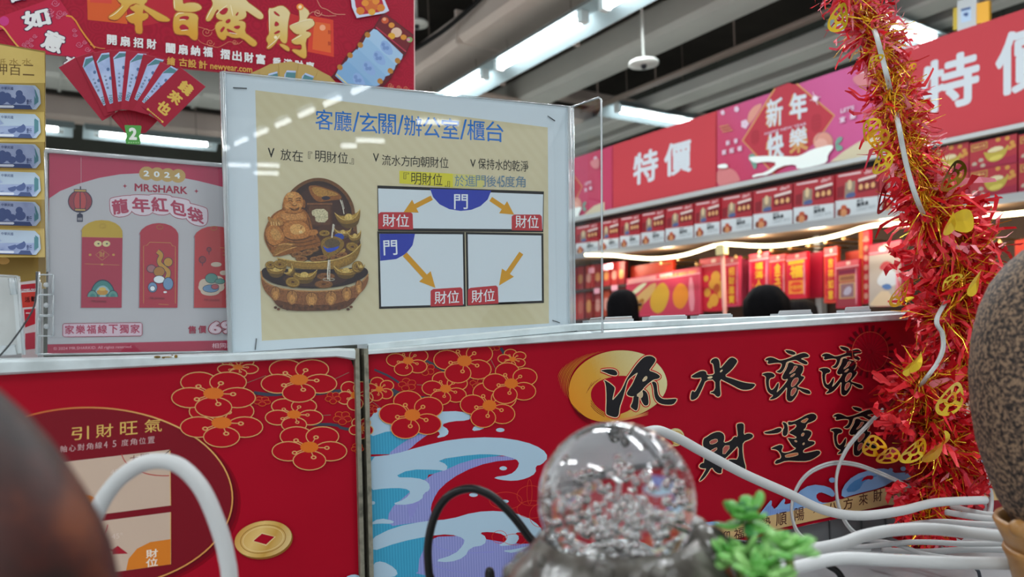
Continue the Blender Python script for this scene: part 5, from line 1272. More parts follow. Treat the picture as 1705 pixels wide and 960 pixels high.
    # sparkle of the print
    for ang, l in ((20, 55), (110, 70), (65, 35), (155, 35)):
        dx_, dy_ = math.cos(math.radians(ang))*l, -math.sin(math.radians(ang))*l
        a.line([(945-dx_, 135-dy_), (945, 135), (945+dx_, 135+dy_)], 1.6, mat('#e6dbe6', .5), taper=True, sp=4)
    a.ell(945, 135, 26, 26, mat('#e3d8e4', .5), 0, 16)
    # glued white torn patch along the lower edge
    WT = mat('#e6efec', .3, 0, .5)
    a.poly([(310, 690), (380, 678), (560, 672), (740, 682), (800, 672), (920, 610), (1000, 590), (1105, 565), (1118, 600), (1062, 660), (1060, 735), (960, 765), (770, 805), (765, 750), (620, 770), (500, 855), (420, 860), (350, 880), (360, 850), (480, 830), (600, 740), (480, 725), (370, 745)], WT, 1)
    a.poly([(28, 790), (30, 758), (100, 745), (128, 768), (110, 790)], WT, 1)
    # keep the print inside the board edges
    o = a.build('new_year_poster'); o['label'] = label; o['category'] = 'poster'; o['group'] = 'pink New Year posters'
    return o
pinkposter(1194, 1502, 0, 1, 'pink Happy New Year poster with a red diamond, above the candy boxes')
pinkposter(880, 1019, 0, 1, 'pink New Year poster partly seen through the clear sign wing', False)
# candy boxes along the upper shelf
def boxfront(bs, bx1, T, c, dep, kind, label, group, name):
    """box between picture columns bs and bx1, bottom on the shelf lip"""
    a = Art(N1, c, 4e-5)
    (xl, ybl, ytl), (xr, ybr, ytr) = bs, bx1
    L = lambda u, v: (xl + (xr-xl)*u, (ybl + (ytl-ybl)*v)*(1-u) + (ybr + (ytr-ybr)*v)*u)
    RB = mat('#9c1f2c', .35, 0, .4)
    a.slab([L(0, 0), L(1, 0), L(1, 1), L(0, 1)], dep, RB)
    def po(pts, m, it=0): a.poly([L(*p) for p in pts], m, it)
    if kind == 'candy':
        po([(0, .02), (1, .02), (1, .36), (0, .4)], mat('#c6ced2', .4))
        po([(.05, .45), (.2, .45), (.22, .72), (.05, .7)], mat('#7a1c26', .4))
        po([(.22, .42), (.45, .42), (.47, .78), (.24, .78)], mat('#8a7a6a', .4)); po([(.29, .6), (.39, .6), (.39, .82), (.29, .82)], mat('#c4b08c', .4), 1); po([(.24, .42), (.48, .42), (.46, .54), (.26, .52)], mat('#4c5a86', .4), 1)
        po([(.52, .5), (.98, .52), (.98, .8), (.52, .76)], mat('#6e1620', .4)); po([(.54, .74), (.97, .78), (.97, .84), (.54, .8)], mat('#d0c4c0', .4))
        for u in (.6, .74, .88): po([(u-.05, .56), (u+.05, .56), (u+.04, .68), (u-.04, .68)], mat('#cfa06c', .4), 1)
        po([(.08, .93), (.6, .92), (.6, .965), (.08, .97)], mat('#d0b4b8', .4)); a.text('dari', mat('#cfa9ad', .4), L(.68, .88), L(.92, .9), L(.68, .97), .03)
        for u, v, m_ in ((.12, .12, '#7a3a22'), (.2, .2, '#b5583c'), (.28, .12, '#8a2c2a'), (.2, .1, '#c98a5c')): po([(u-.07, v-.08), (u+.07, v-.08), (u+.08, v+.07), (u-.06, v+.09)], mat(m_, .5), 1)
        a.text('梅花', mat('#3a4048', .5), L(.5, .29), L(.66, .3), L(.5, .35), .02); a.text('糖果盒', mat('#2c3238', .5), L(.5, .18), L(.78, .2), L(.5, .28), .03); a.text('CANDY BOX', mat('#8d979c', .5), L(.5, .1), L(.94, .12), L(.5, .16), .0)
    else:
        po([(.0, .0), (1, .0), (1, .3), (.5, .2), (0, .15)], mat('#8f1c38', .4)); po([(.03, .66), (.38, .7), (.38, .95), (.03, .92)], mat('#a5803c', .4)); po([(.06, .7), (.35, .73), (.35, .91), (.06, .88)], mat('#8c2030', .4)); a.text('開運金元寶' if kind == 'top' else '聚寶盆', mat('#c9a25c', .4), L(.08, .75), L(.33, .77), L(.08, .85), .02)
        po([(.28, .62), (.4, .5), (.72, .52), (.84, .74), (.78, .4), (.66, .2), (.48, .16), (.36, .28)], mat('#a8983c', .35), 1); po([(.34, .56), (.5, .5), (.74, .56), (.68, .68), (.5, .7)], mat('#c9bf98', .4), 1); po([(.42, .2), (.66, .24), (.72, .4), (.42, .36)], mat('#c2b454', .4), 1)
        for u, v in ((.85, .55), (.93, .6), (.9, .72), (.8, .9), (.6, .92)): po([(u-.05, v-.07), (u+.05, v-.07), (u+.05, v+.07), (u-.05, v+.07)], mat('#b9843c', .4), 1)
        for u, v in ((.1, .2), (.24, .3), (.28, .1)): po([(u-.06, v-.05), (u+.06, v-.05), (u+.04, v+.08), (u-.04, v+.08)], mat('#a89a8a', .4), 1)
    o = a.build(name); o['label'] = label; o['category'] = 'box'; o['group'] = group
edges = [957, 997, 1031, 1066, 1107, 1155, 1199, 1253, 1320, 1389, 1463, 1530]
hts = lambda x: 47 + (x-1000)*.062
nm = ['first', 'second', 'third', 'fourth', 'fifth', 'sixth', 'seventh', 'eighth', 'ninth', 'tenth', 'eleventh']
for i in range(11):
    xl, xr = edges[i]+1.2, edges[i+1]-.8
    lb = f'red and white candy box, {nm[i]} from the left end of the shelf'
    if i == 10: lb = 'red and white candy box half covered by the tinsel'
    if i == 9: lb = 'last fully seen red and white candy box, beside the tinsel'
    boxfront((xl, lip(xl)+1.5, lip(xl)-hts(xl)), (xr, lip(xr)+1.5, lip(xr)-hts(xr)), 0, C1 - (.0 if i % 3 else .012), .16, 'candy', lb, 'candy boxes on the upper shelf', 'candy_box')
for i, (xl, xr) in enumerate(((1540, 1613), (1614.5, 1693), (1696, 1785))):
    m0, m1 = lip(xl)-46-(xl-1614)*.03, lip(xr)-49-(xr-1693)*.03
    t0, t1 = m0-46, m1-49
    who = ('beside the tinsel', 'in the middle column', 'at the right edge')[i]
    boxfront((xl, lip(xl)+1, m0), (xr, lip(xr)+1, m1), 0, C1, .2, 'low', f'red gift box with a gold ingot print, lower box {who}', 'gold ingot gift boxes', 'gift_box')
    boxfront((xl, m0-.6, t0), (xr, m1-.6, t1), 0, C1-.004, .2, 'top', f'red gift box with a gold ingot print, upper box {who}', 'gold ingot gift boxes', 'gift_box')
# LED strip draped under the shelf
LEDM = emit('#ffe9b8', 7.0)
led = [(975, 424), (1020, 425), (1060, 429), (1095, 430), (1140, 424), (1185, 410), (1203, 406), (1225, 407), (1260, 409), (1300, 408), (1350, 401), (1400, 390), (1440, 378), (1475, 373), (1530, 372), (1615, 363), (1705, 354), (1790, 345)]
mb = MB(); mb.tube([H1(x, y, C1+.08) for x, y in spline(led, False, 5)], .011, LEDM, 8)
o = mb.build('led_strip'); o['label'] = 'warm glowing light strip draped along the underside of the shelf'; o['category'] = 'light strip'
for x in (1010, 1110, 1260, 1360, 1480, 1640):
    ld = bpy.data.lights.new('strip_glow', 'POINT'); ld.energy = 3; ld.color = (1, .83, .6); ld.shadow_soft_size = .05
    lo = bpy.data.objects.new('strip_glow', ld); COL.objects.link(lo); lo.parent = o; lo.location = H1(x, lip(x)+26, C1-.03) - o.location
# pale post with clip at the corner of the strip
rt = thing('bracket_post', H1(1206, 560, C1+.06), 'thin pale pink post with a square clip holding the light strip', 'post')
mb = MB(); mb.tube([H1(1203, 415, C1+.06), Vector((*H1(1203, 415, C1+.06).xy, .75))], .012, mat('#c9958c', .4)); mb.build('post', rt)
mb = MB(); p = H1(1202, 414, C1+.07); mb.cbox(p, D1, N1, Z, .03, .02, .035, mat('#cfc08c', .4)); mb.build('clip', rt)
# hooks
hk = [(1100, 438), (1130, 432), (1265, 420), (1285, 417), (1315, 413), (1345, 409), (1375, 403), (1405, 397), (1225, 428), (1160, 440), (1640, 395), (1665, 405)]
for i, (x, y) in enumerate(hk):
    b0 = H1(x, y, C1-.08); mb = MB(); mb.tube([b0 + N1*-.38 - Z*.0, b0, b0 + Z*.015], .006, mat('#b9904c', .3, .7), 6); mb.ball(b0, .011, mat('#d8b27a', .3, .3), 8, 6)
    o = mb.build('peg_hook'); o['label'] = 'brass coloured peg hook sticking out above the hanging bags'; o['category'] = 'hook'; o['group'] = 'peg hooks under the lit shelf'
# hanging packets
PK = {'red': mat('#b3152c', .4, 0, .35), 'deep': mat('#98142e', .4, 0, .35), 'rose': mat('#b83a56', .4, 0, .35), 'org': mat('#b8361f', .4, 0, .35)}
YT = mat('#c79a24', .4); OY = mat('#c8742a', .4)
def packet_bag(x0, x1, yt, yb, c, kind, label, body='red', lean=0, thick=.03):
    a = Art(N1, c, 5e-5)
    sl = -.17
    L = lambda u, v: (x0 + (x1-x0)*u + lean*(1-v), (yb + (yt-yb)*v) + (x1-x0)*u*sl*(.2+.8*v))
    def po(pts, m, it=0): a.poly([L(*p) for p in pts], m, it)
    a.slab([L(0, 0), L(.5, -.01), L(1, 0), L(1, 1), L(.5, 1), L(0, 1)], thick, PK[body])
    if kind != 'plain': po([(0.02, .87), (.98, .87), (.98, .985), (.02, .985)], mat('#bd5058', .4)); po([(.0, .85), (1, .85), (1, .87), (0, .87)], mat('#c99aa2', .4))
    hasw = kind.startswith('t:')
    if hasw:
        t = kind[2:]; n = len(t)
        po([(.12, .04), (.88, .04), (.88, .82), (.12, .82)], mat('#a8102a', .4))
        for k, ch in enumerate(t):
            v1 = .8 - k*.76/n; v0 = v1 - .68/n
            a.text(ch, YT, L(.3, v0), L(.7, v0), L(.3, v1), .03)
        for u, v in ((.18, .1), (.82, .12), (.2, .3), (.8, .5)): po([(u-.05, v-.04), (u+.05, v-.04), (u+.05, v+.04), (u-.05, v+.04)], mat('#b54a34', .4), 1)
    if kind == 'fu':
        po([(.06, .05), (.94, .05), (.94, .84), (.06, .84)], mat('#b0122c', .4)); po([(.1, .76), (.9, .76), (.9, .84), (.1, .84)], YT)
        a.text('福', YT, L(.18, .45), L(.82, .45), L(.18, .74), .05); po([(.12, .1), (.88, .1), (.88, .4), (.12, .4)], OY); po([(.2, .14), (.8, .14), (.8, .36), (.2, .36)], mat('#b8321f', .4), 1); a.text('大吉大利', YT, L(.2, .2), L(.8, .2), L(.2, .3), .02)
    if kind == 'gourd':
        for u, v, r in ((.62, .62, .2), (.5, .5, .16), (.72, .46, .18), (.3, .35, .14), (.55, .2, .2), (.25, .62, .1), (.8, .3, .12), (.4, .12, .12)): po([(u-r, v), (u-r*.6, v+r*.5), (u, v+r*.62), (u+r*.6, v+r*.5), (u+r, v), (u+r*.6, v-r*.5), (u, v-r*.62), (u-r*.6, v-r*.5)], mat('#c28a30', .4), 1)
        po([(.5, .4), (.62, .52), (.78, .48), (.78, .36), (.64, .3)], mat('#a8501f', .4), 1)
    if kind == 'fan':
        po([(.02, .03), (.98, .03), (.98, .84), (.02, .84)], mat('#a8324a', .4))
        po([(.02, .3), (.3, .75), (.42, .8), (.35, .5), (.12, .1)], mat('#b0905c', .4), 1); po([(.08, .3), (.26, .5), (.2, .12), (.1, .1)], mat('#8a5a24', .4), 1)
        po([(.3, .4), (.42, .74), (.52, .78), (.6, .5), (.5, .06), (.36, .06)], mat('#b08a2c', .4), 2); po([(.62, .5), (.7, .72), (.8, .66), (.86, .4), (.76, .1), (.64, .2)], mat('#bd7424', .4), 2)
        po([(.05, .6), (.2, .82), (.3, .82), (.12, .55)], mat('#b8bfa0', .4), 1)
        po([(.02, .85), (.4, .86), (.4, .97), (.02, .97)], mat('#c98a8a', .4)); a.text('發財新年', mat('#c99a5c', .4), L(.45, .86), L(.95, .86), L(.45, .94), .02)
    if kind == 'card':
        po([(.08, .03), (.92, .03), (.92, .83), (.08, .83)], mat('#87303c', .4)); po([(.12, .72), (.88, .72), (.88, .8), (.12, .8)], mat('#6c1a38', .4))
        po([(.14, .56), (.84, .56), (.84, .69), (.14, .69)], mat('#a87a48', .4)); po([(.18, .58), (.8, .58), (.8, .67), (.18, .67)], mat('#7c4a34', .4))
        po([(.14, .2), (.84, .2), (.84, .53), (.14, .53)], mat('#b08a5c', .4)); po([(.2, .22), (.78, .22), (.78, .51), (.2, .51)], mat('#7a5a62', .4)); po([(.3, .28), (.55, .26), (.7, .36), (.62, .46), (.4, .42)], mat('#9a94a8', .4), 1)
    if kind == 'clear':
        po([(.0, .0), (1, .0), (1, .83), (0, .83)], mat('#a59a92', .35)); po([(.04, .06), (.5, .3), (.9, .02), (.9, 0), (.04, 0)], mat('#c2ad92', .3), 1)
        po([(.2, .4), (.5, .6), (.8, .55), (.95, .4), (.8, .3), (.4, .3)], mat('#b8bcc2', .4), 2); po([(.3, .62), (.5, .72), (.75, .66), (.7, .58), (.4, .56)], mat('#b0484c', .4), 1); po([(.35, .32), (.55, .24), (.75, .28), (.6, .36)], mat('#4a6a9c', .4), 1); po([(.8, .1), (.98, .1), (.98, .4), (.85, .35)], mat('#a83a3c', .4), 1); po([(.3, .86), (.55, .86), (.55, .95), (.3, .95)], mat('#cfc4c4', .4), 1)
    if kind == 'couplet':
        po([(0, .0), (.4, .0), (.4, 1), (0, 1)], mat('#b8682c', .4))
        for k in range(7): po([(.5, .06+k*.13), (.9, .06+k*.13), (.9, .14+k*.13), (.5, .14+k*.13)], mat('#c08a7a', .4), 1)
    if kind not in ('plain', 'couplet'):
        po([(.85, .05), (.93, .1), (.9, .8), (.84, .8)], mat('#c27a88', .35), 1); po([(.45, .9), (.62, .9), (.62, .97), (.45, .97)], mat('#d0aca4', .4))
    o = a.build('hanging_packet'); o['label'] = label; o['category'] = 'packet'; o['group'] = 'red New Year packets hanging in the lit bay'
CBG = C1-.10
packet_bag(1050, 1120, 444, 500, CBG-.08, 'plain', 'plain red packet header behind the packet with two gold fan shapes', 'org')
packet_bag(1043, 1166, 464, 527, CBG, 'fan', 'widest hanging packet with two golden fan shapes', 'rose')
packet_bag(1165, 1208, 432, 518, CBG-.02, 'gourd', 'red packet with orange flowers right behind the pale post')
packet_bag(1206, 1230, 430, 510, CBG+.01, 't:招財進寶', 'red packet with a column of gold letters right of the pale post', 'rose')
packet_bag(1228, 1242, 430, 508, CBG-.1, 'plain', 'narrow plain red packet edge just right of the pale post', 'rose')
packet_bag(1247, 1280, 424, 497, CBG, 't:福滿人間', 'red packet with gold letters left above the bobbed head', 'rose')
packet_bag(1281, 1308, 426, 497, CBG, 't:金玉滿', 'orange red packet with gold letters just right above the bobbed head', 'org')
packet_bag(1309, 1343, 424, 497, CBG+.01, 'fu', 'red packet with one large gold fortune character')
packet_bag(1343, 1370, 422, 496, CBG-.08, 'plain', 'plain deep red packet behind the large gold fortune character', 'deep')
packet_bag(1372, 1394, 413, 504, CBG, 't:吉祥如意', 'orange red packet with gold letters left of the framed brown card', 'org')
packet_bag(1408, 1432, 420, 470, CBG-.06, 'plain', 'orange packet header behind the framed brown card', 'org')
packet_bag(1392, 1430, 436, 513, CBG+.03, 'card', 'brown red packet with a framed picture', 'deep')
packet_bag(1430, 1447, 385, 505, CBG, 'couplet', 'tall narrow orange and red couplet strip')
packet_bag(1447, 1500, 408, 510, CBG+.02, 'clear', 'clear bag with pale toys beside the tinsel', 'rose')
packet_bag(1690, 1730, 400, 500, CBG, 'plain', 'orange red packet at the right edge behind the speckled stone', 'org')
# end rack with small red packs
er = gond
for x0, x1, y in ((945, 1042, 480), (945, 1042, 530)):
    mb = MB(); mb.prism([H1(x0, y+4, C1-.10), H1(x1, y-8, C1-.10), H1(x1, y-3, C1-.10), H1(x0, y+9, C1-.10)], -N1*.3, mat('#3a2e2c', .6)); mb.build('rack_shelf', er)
mb = MB(); mb.prism([H1(940, 424, C1-.42), H1(1046, 412, C1-.42), H1(1046, 545, C1-.42), H1(940, 560, C1-.42)], -N1*.03, mat('#3a302e', .7)); mb.build('rack_back', er)
kk = 0
rowname = ('upper', 'lower')
for r, (yt, yb) in enumerate(((446, 480), (490, 530))):
    for i, x in enumerate((948, 961, 975, 990, 1004, 1017, 1029)):
        a = Art(N1, C1-.12-.02*(i % 2), 5e-5); w = 11
        off = -(x-948)*.125
        a.slab([(x, yb+4+off), (x+w, yb+2.6+off), (x+w, yt-1.4+off), (x, yt+off)], .03, mat(random.choice(['#8f2a2c', '#a03a3a', '#96402e', '#7c1c22']), .45))
        a.poly([(x+1.5, yb-6+off), (x+w-2, yb-7+off), (x+w-2, yt+12+off), (x+1.5, yt+13+off)], mat(random.choice(['#b07a4c', '#a8584c', '#b8837a']), .45), 1)
        o = a.build('small_pack'); o['label'] = f'small red pack, {nm[i]} from the left on the {rowname[r]} rack shelf'; o['category'] = 'packet'; o['group'] = 'small red packs on the end rack'
for i, (x, y, w, h) in enumerate(((980, 446, 9, 9), (1003, 440, 10, 10), (1011, 439, 9, 9), (1018, 475, 10, 9), (989, 480, 9, 9))):
    a = Art(N1, C1-.08, 5e-5); a.slab([(x, y+h), (x+w, y+h-1), (x+w, y-1), (x, y)], .002, mat('#c98fa2', .5)); a.build('price_tag', er)
# hanging direction signs beyond the right price sign
hb = thing('hanging_sign', at(1615, 45, 5.2), 'small white and yellow signs hung above the right red price sign', 'sign')
def hsq(x0, x1, y0, y1, d, m):
    a = Art(N1, C1-1.6, 2e-4); a.slab([(x0, y0), (x1, y0-(x1-x0)*.25), (x1, y1-(x1-x0)*.2), (x0, y1)], .03, m); return a
a = hsq(1594, 1626, 2, 60, 0, mat('#9aa0a2', .5)); a.poly([(1600, 16), (1617, 12), (1617, 34), (1600, 38)], mat('#8fa6bd', .5)); a.poly([(1600, 15), (1616, 11), (1616, 15), (1600, 19)], mat('#24406c', .5)); a.poly([(1604, 22), (1613, 20), (1611, 28), (1604, 26)], mat('#24406c', .5), 1); a.build('white_panel', hb)
a = hsq(1625, 1647, 6, 40, 0, mat('#c08c14', .5)); a.build('yellow_panel', hb); a = hsq(1587, 1594, 14, 50, 0, mat('#a08a1c', .5)); a.build('edge_panel', hb)
mb = MB(); p = hit(1612, -5, N1, C1-1.61); mb.tube([p, Vector((p.x, p.y, CAM_Z+4.0))], .006, M_PIPE, 6); mb.build('hanger_rod', hb)
# small clear card stands on the back of the rail
def ministand(x0, x1, y0, y1, c, label, m=None, tilt=0):
    y0 += (y1-y0)*.3
    a = Art(N2, c, 5e-6)
    root = thing('card_stand', hit((x0+x1)/2, y1, N2, c), label, 'card stand', 'small card stands on the back rail')
    a.slab([(x0, y0+1), (x1, y0-1), (x1+2, y1-2), (x0-2, y1)], .001, m or mat('#b9bfc1', .4)); a.line([(x0, y0+1), (x1, y0-1)], 1.2, mat('#dfe3e4', .3)); a.build('card', root)
    mb = MB(); mb.prism([hit(x0-3, y1-3, N2, c+.006), hit(x1+3, y1-5, N2, c+.006), hit(x1+3, y1+2, N2, c+.006), hit(x0-3, y1+4, N2, c+.006)], -N2*.012, ACRYLIC_EDGE); mb.build('foot', root)
ministand(1083, 1141, 523, 530, CP-.05, 'flat clear card stand below the two golden fan packet')
ministand(1164, 1217, 521, 528, CP-.05, 'flat grey card stand below the pale post', mat('#9a9ea0', .4))
ministand(1298, 1350, 513, 525, CP-.05, 'grey tray like card stand in front of the dark head')
ministand(1409, 1447, 507, 519, CP-.05, 'white upright card stand near the tinsel', mat('#cdd0d0', .4))
ministand(983, 1002, 526, 536, CP-.05, 'small grey card seen through the clear wing edge', mat('#8f8a88', .4))
ministand(1008, 1052, 524, 535, CP-.05, 'pale card below the dark haired person at left', mat('#b5a9a4', .4))
# ================================================================ shoppers in front of the shelf
SKIN = mat('#c08e70', .5)
def skin_mesh(name, verts, edges, radii, m, parent, root=0, sub=2):
    me = bpy.data.meshes.new(name); me.from_pydata([Vector(v) for v in verts], edges, [])
    me.materials.append(m)
    o = bpy.data.objects.new(name, me); COL.objects.link(o); o.parent = parent
    sk = o.modifiers.new('skin', 'SKIN')
    lay = me.skin_vertices[0].data if me.skin_vertices else None
    if lay is None:
        me.attributes  # layer is made by the modifier's mesh on demand
    for i, r in enumerate(radii):
        me.skin_vertices[0].data[i].radius = (r, r) if not isinstance(r, tuple) else r
        me.skin_vertices[0].data[i].use_root = (i == root)
    sk.use_smooth_shade = True
    s = o.modifiers.new('sub', 'SUBSURF'); s.levels = sub; s.render_levels = sub
    return o
def shopper(px, depth, ytop, label, hairc, jacket, hairw=.093, bob=.16, scale_w=1.0):
    top = at(px, ytop, depth); H = top.z; k = H/1.6
    base = Vector((top.x, top.y, 0))
    rz = math.atan2(-N1.y, -N1.x) - math.pi/2      # facing the shelf (+y local is forward)
    root = thing('person', base, label, 'person', None); root.rotation_euler = (0, 0, rz)
    S = lambda *p: (p[0]*k, p[1]*k, p[2]*k)
    # body: one continuous figure, pelvis first
    V = [(0, 0, .86), (0, .0, 1.05), (0, -.01, 1.25), (0, 0, 1.36), (0, .02, 1.42), (0, .02, 1.50), (0, .03, 1.545), (0, .115, 1.475),
         (.09, 0, .82), (.1, .01, .46), (.1, -.02, .09), (.1, .1, .03), (-.09, 0, .82), (-.1, .01, .46), (-.1, -.02, .09), (-.1, .1, .03),
         (.15, -.01, 1.29), (.2, -.02, 1.04), (.17, .17, .96), (.15, .25, .98), (-.15, -.01, 1.29), (-.2, -.02, 1.04), (-.17, .17, .96), (-.15, .25, .98)]
    Ed = [(0, 1), (1, 2), (2, 3), (3, 4), (4, 5), (5, 6), (5, 7), (0, 8), (8, 9), (9, 10), (10, 11), (0, 12), (12, 13), (13, 14), (14, 15), (2, 16), (16, 17), (17, 18), (18, 19), (2, 20), (20, 21), (21, 22), (22, 23)]
    Rd = [.12, .11, .12, .06, .05, .085, .06, .018, .085, .055, .04, .035, .085, .055, .04, .035, .06, .042, .032, .03, .06, .042, .032, .03]
    # five fingers on each hand
    for sx, wi in ((1, 19), (-1, 23)):
        for f, (dx, ln_) in enumerate(((-.024, .055), (-.008, .065), (.008, .06), (.024, .048))):
            i = len(V); V += [(sx*.15+dx, .285, .978), (sx*.15+dx, .285+ln_*.6, .968)]; Ed += [(wi, i), (i, i+1)]; Rd += [.009, .007]
        i = len(V); V += [(sx*.115, .26, .985), (sx*.1, .29, .975)]; Ed += [(wi, i), (i, i+1)]; Rd += [.01, .008]
    skin_mesh('body', [S(*v) for v in V], Ed, [(r*k if not isinstance(r, tuple) else r) for r in Rd], SKIN, root)
    for sx in (-1, 1):
        eb = MB(); org = root.location
        eb.ball(org + Vector(S(sx*.03, .118, 1.5)), .011, mat('#1a1412', .3), 8, 6); eb.build('eye', root)
    JV = [V[i] for i in (0, 1, 2, 3, 16, 17, 18, 20, 21, 22)]
    JE = [(0, 1), (1, 2), (2, 3), (2, 4), (4, 5), (5, 6), (2, 7), (7, 8), (8, 9)]
    skin_mesh('jacket', [S(*v) for v in JV], JE, [r*k for r in (.145, .135, .14, .075, .075, .06, .048, .075, .06, .048)], jacket, root)
    TV = [V[i] for i in (0, 8, 9, 10, 12, 13, 14)]
    skin_mesh('trousers', [S(*v) for v in TV], [(0, 1), (1, 2), (2, 3), (0, 4), (4, 5), (5, 6)], [r*k for r in (.13, .1, .07, .058, .1, .07, .058)], mat('#23262e', .7), root)
    hb_ = MB(); o = root.location + Vector((0, 0, H))
    prof = [(.004, 0), (.035, -.004), (.062, -.017), (.082, -.042), (hairw, -.075), (hairw+.003, -.11), (hairw+.004, -bob*.85), (hairw-.004, -bob), (.06, -bob-.012), (.02, -bob-.01)]
    def wob(a_, z_): return (.55 if (abs(a_-math.pi/2) < .75 and z_ < -.06) else 1.0) * (1 + .03*math.sin(a_*9+z_*20))
    hb_.lathe(o, prof, noise_mat('hair', hairc, 90, .7, spec=.04), 40, wob=wob); hb_.build('hair', root)
    return root
shopper(1275, 3.55, 473, 'person with a short black bob seen from behind, tan jacket', ['#050506', '#0b0a0c'], mat('#a87a5c', .7), .105)
shopper(1036, 4.5, 481, 'dark haired person in black seen from behind at the end rack', ['#060607', '#0d0c0f'], mat('#141417', .7), .094, .26)
shopper(1331, 3.75, 497, 'person with greyish dark hair low behind the grey card stand', ['#121012', '#221f1f'], mat('#3b3c42', .7), .085, .14)

# ================================================================ on the display table
TZ = CAM_Z + TABLE_H
# crystal ball on its fountain base
BD = .29
bc = at(1026, 832, BD); BRAD = 130/F*BD
GLASS = mat('#ffffff', .0, 0, .5, 'crystal_glass', Transmission_Weight=1.0, IOR=1.47)
BUB = mat('#ffffff', .05, 0, .8, 'air_bubble', Transmission_Weight=1.0, IOR=1.47)
mb = MB(); mb.ball(bc, BRAD, GLASS, 64, 40)
ball = mb.build('crystal_ball', origin=bc); ball['label'] = 'clear crystal ball full of tiny bubbles on the grey fountain'; ball['category'] = 'crystal ball'
mb = MB(); rnd = random.Random(3); n = 0
while n < 420:
    p = Vector((rnd.gauss(0, .38), rnd.gauss(0, .38), rnd.gauss(-.22, .30)))
    if p.length > .86: continue
    mb.ball(bc + p*BRAD, rnd.choice((.0006, .0008, .001, .0014)), BUB, 10, 6, flip=True); n += 1
bb = mb.build('bubbles', ball); bb['kind'] = 'stuff'
RESIN = noise_mat('grey_resin_stone', ['#2a2724', '#57534d', '#85827c'], 60, .2, 0, 5, .6, .8)
mb = MB(); o = Vector((bc.x, bc.y, bc.z))
prof = [(.0005, -.0345), (.014, -.0330), (.022, -.0270), (.0272, -.0175), (.0285, -.0140), (.0310, -.0130), (.0345, -.0180), (.0410, -.0235), (.0470, -.0320), (.052, -.048), (.056, -.075), (.058, -.12), (.056, -.16), (.064, TZ - bc.z + .012), (.066, TZ - bc.z + .0005)]
def wobs(a_, z_):
    u = max(0, min(1, (z_ + .0345)/.02)) if z_ > -.02 else 1
    return 1 + (.035*math.sin(3*a_+.6) + .025*math.sin(7*a_+1+z_*90) + .018*math.sin(13*a_+z_*160))*(1 if z_ < -.018 else 0)
mb.lathe(o, prof, RESIN, 72, wob=wobs)
for k in range(26):
    t = 2*math.pi*k/26 + rnd.uniform(-.1, .1); r = rnd.uniform(.033, .047); zz = -.0165 - (r-.033)*1.15
    mb.ball(o + Vector((math.cos(t)*r, math.sin(t)*r, zz)), rnd.uniform(.002, .004), RESIN, 10, 8)
# a higher rocky lip on the right, some drops
for dx, dy, dz, r in ((.030, .004, -.016, .008), (.034, -.004, -.019, .009), (.026, -.014, -.022, .006), (.012, -.027, -.021, .005), (-.004, -.030, -.022, .0045)):
    mb.ball(o + Vector((dx, dy, dz)), r, RESIN, 14, 10)
fb = mb.build('fountain_base'); fb['label'] = 'lumpy glossy grey resin fountain base holding the crystal ball'; fb['category'] = 'fountain'
# dark glazed gourd at the left edge
DV = .165
def px_lathe(cx, depth, rows, m, name, parent=None, n=56, **props):
    c = at(cx, CY, depth); k = depth/F
    mb = MB(); prof = [(max(r*k, .0002), -(y-CY)*k) for r, y in rows]
    prof.append((prof[-1][0], TZ + .0005 - c.z))
    mb.lathe(Vector((c.x, c.y, c.z)), prof, m, n)
    return mb.build(name, parent, **props)
GLAZE, nt, b_ = nodes('dark_brown_glaze')
tc = nt.nodes.new('ShaderNodeTexCoord'); n1 = nt.nodes.new('ShaderNodeTexNoise'); n1.inputs['Scale'].default_value = 55; n1.inputs['Detail'].default_value = 3
rp = nt.nodes.new('ShaderNodeValToRGB'); nt.links.new(tc.outputs['Object'], n1.inputs['Vector']); nt.links.new(n1.outputs[0], rp.inputs[0])
el = rp.color_ramp.elements; el[0].position = .38; el[0].color = lin('#1a1211'); el[1].position = .72; el[1].color = lin('#6a3216')
e_ = el.new(.55); e_.color = lin('#40170f')
nt.links.new(rp.outputs[0], b_.inputs['Base Color']); b_.inputs['Roughness'].default_value = .5; b_.inputs['Specular IOR Level'].default_value = .35; b_.inputs['Coat Roughness'].default_value = .15
px_lathe(-94, DV, [(2, 606), (28, 612), (52, 632), (80, 662), (112, 700), (143, 744), (171, 793), (196, 842), (217, 892), (234, 945), (244, 1010), (240, 1090), (215, 1180), (170, 1260), (120, 1320), (95, 1400), (110, 1600), (150, 2200)], GLAZE, 'glazed_vase', label='dark brown glazed gourd shaped vase, blurred at the lower left edge', category='vase')
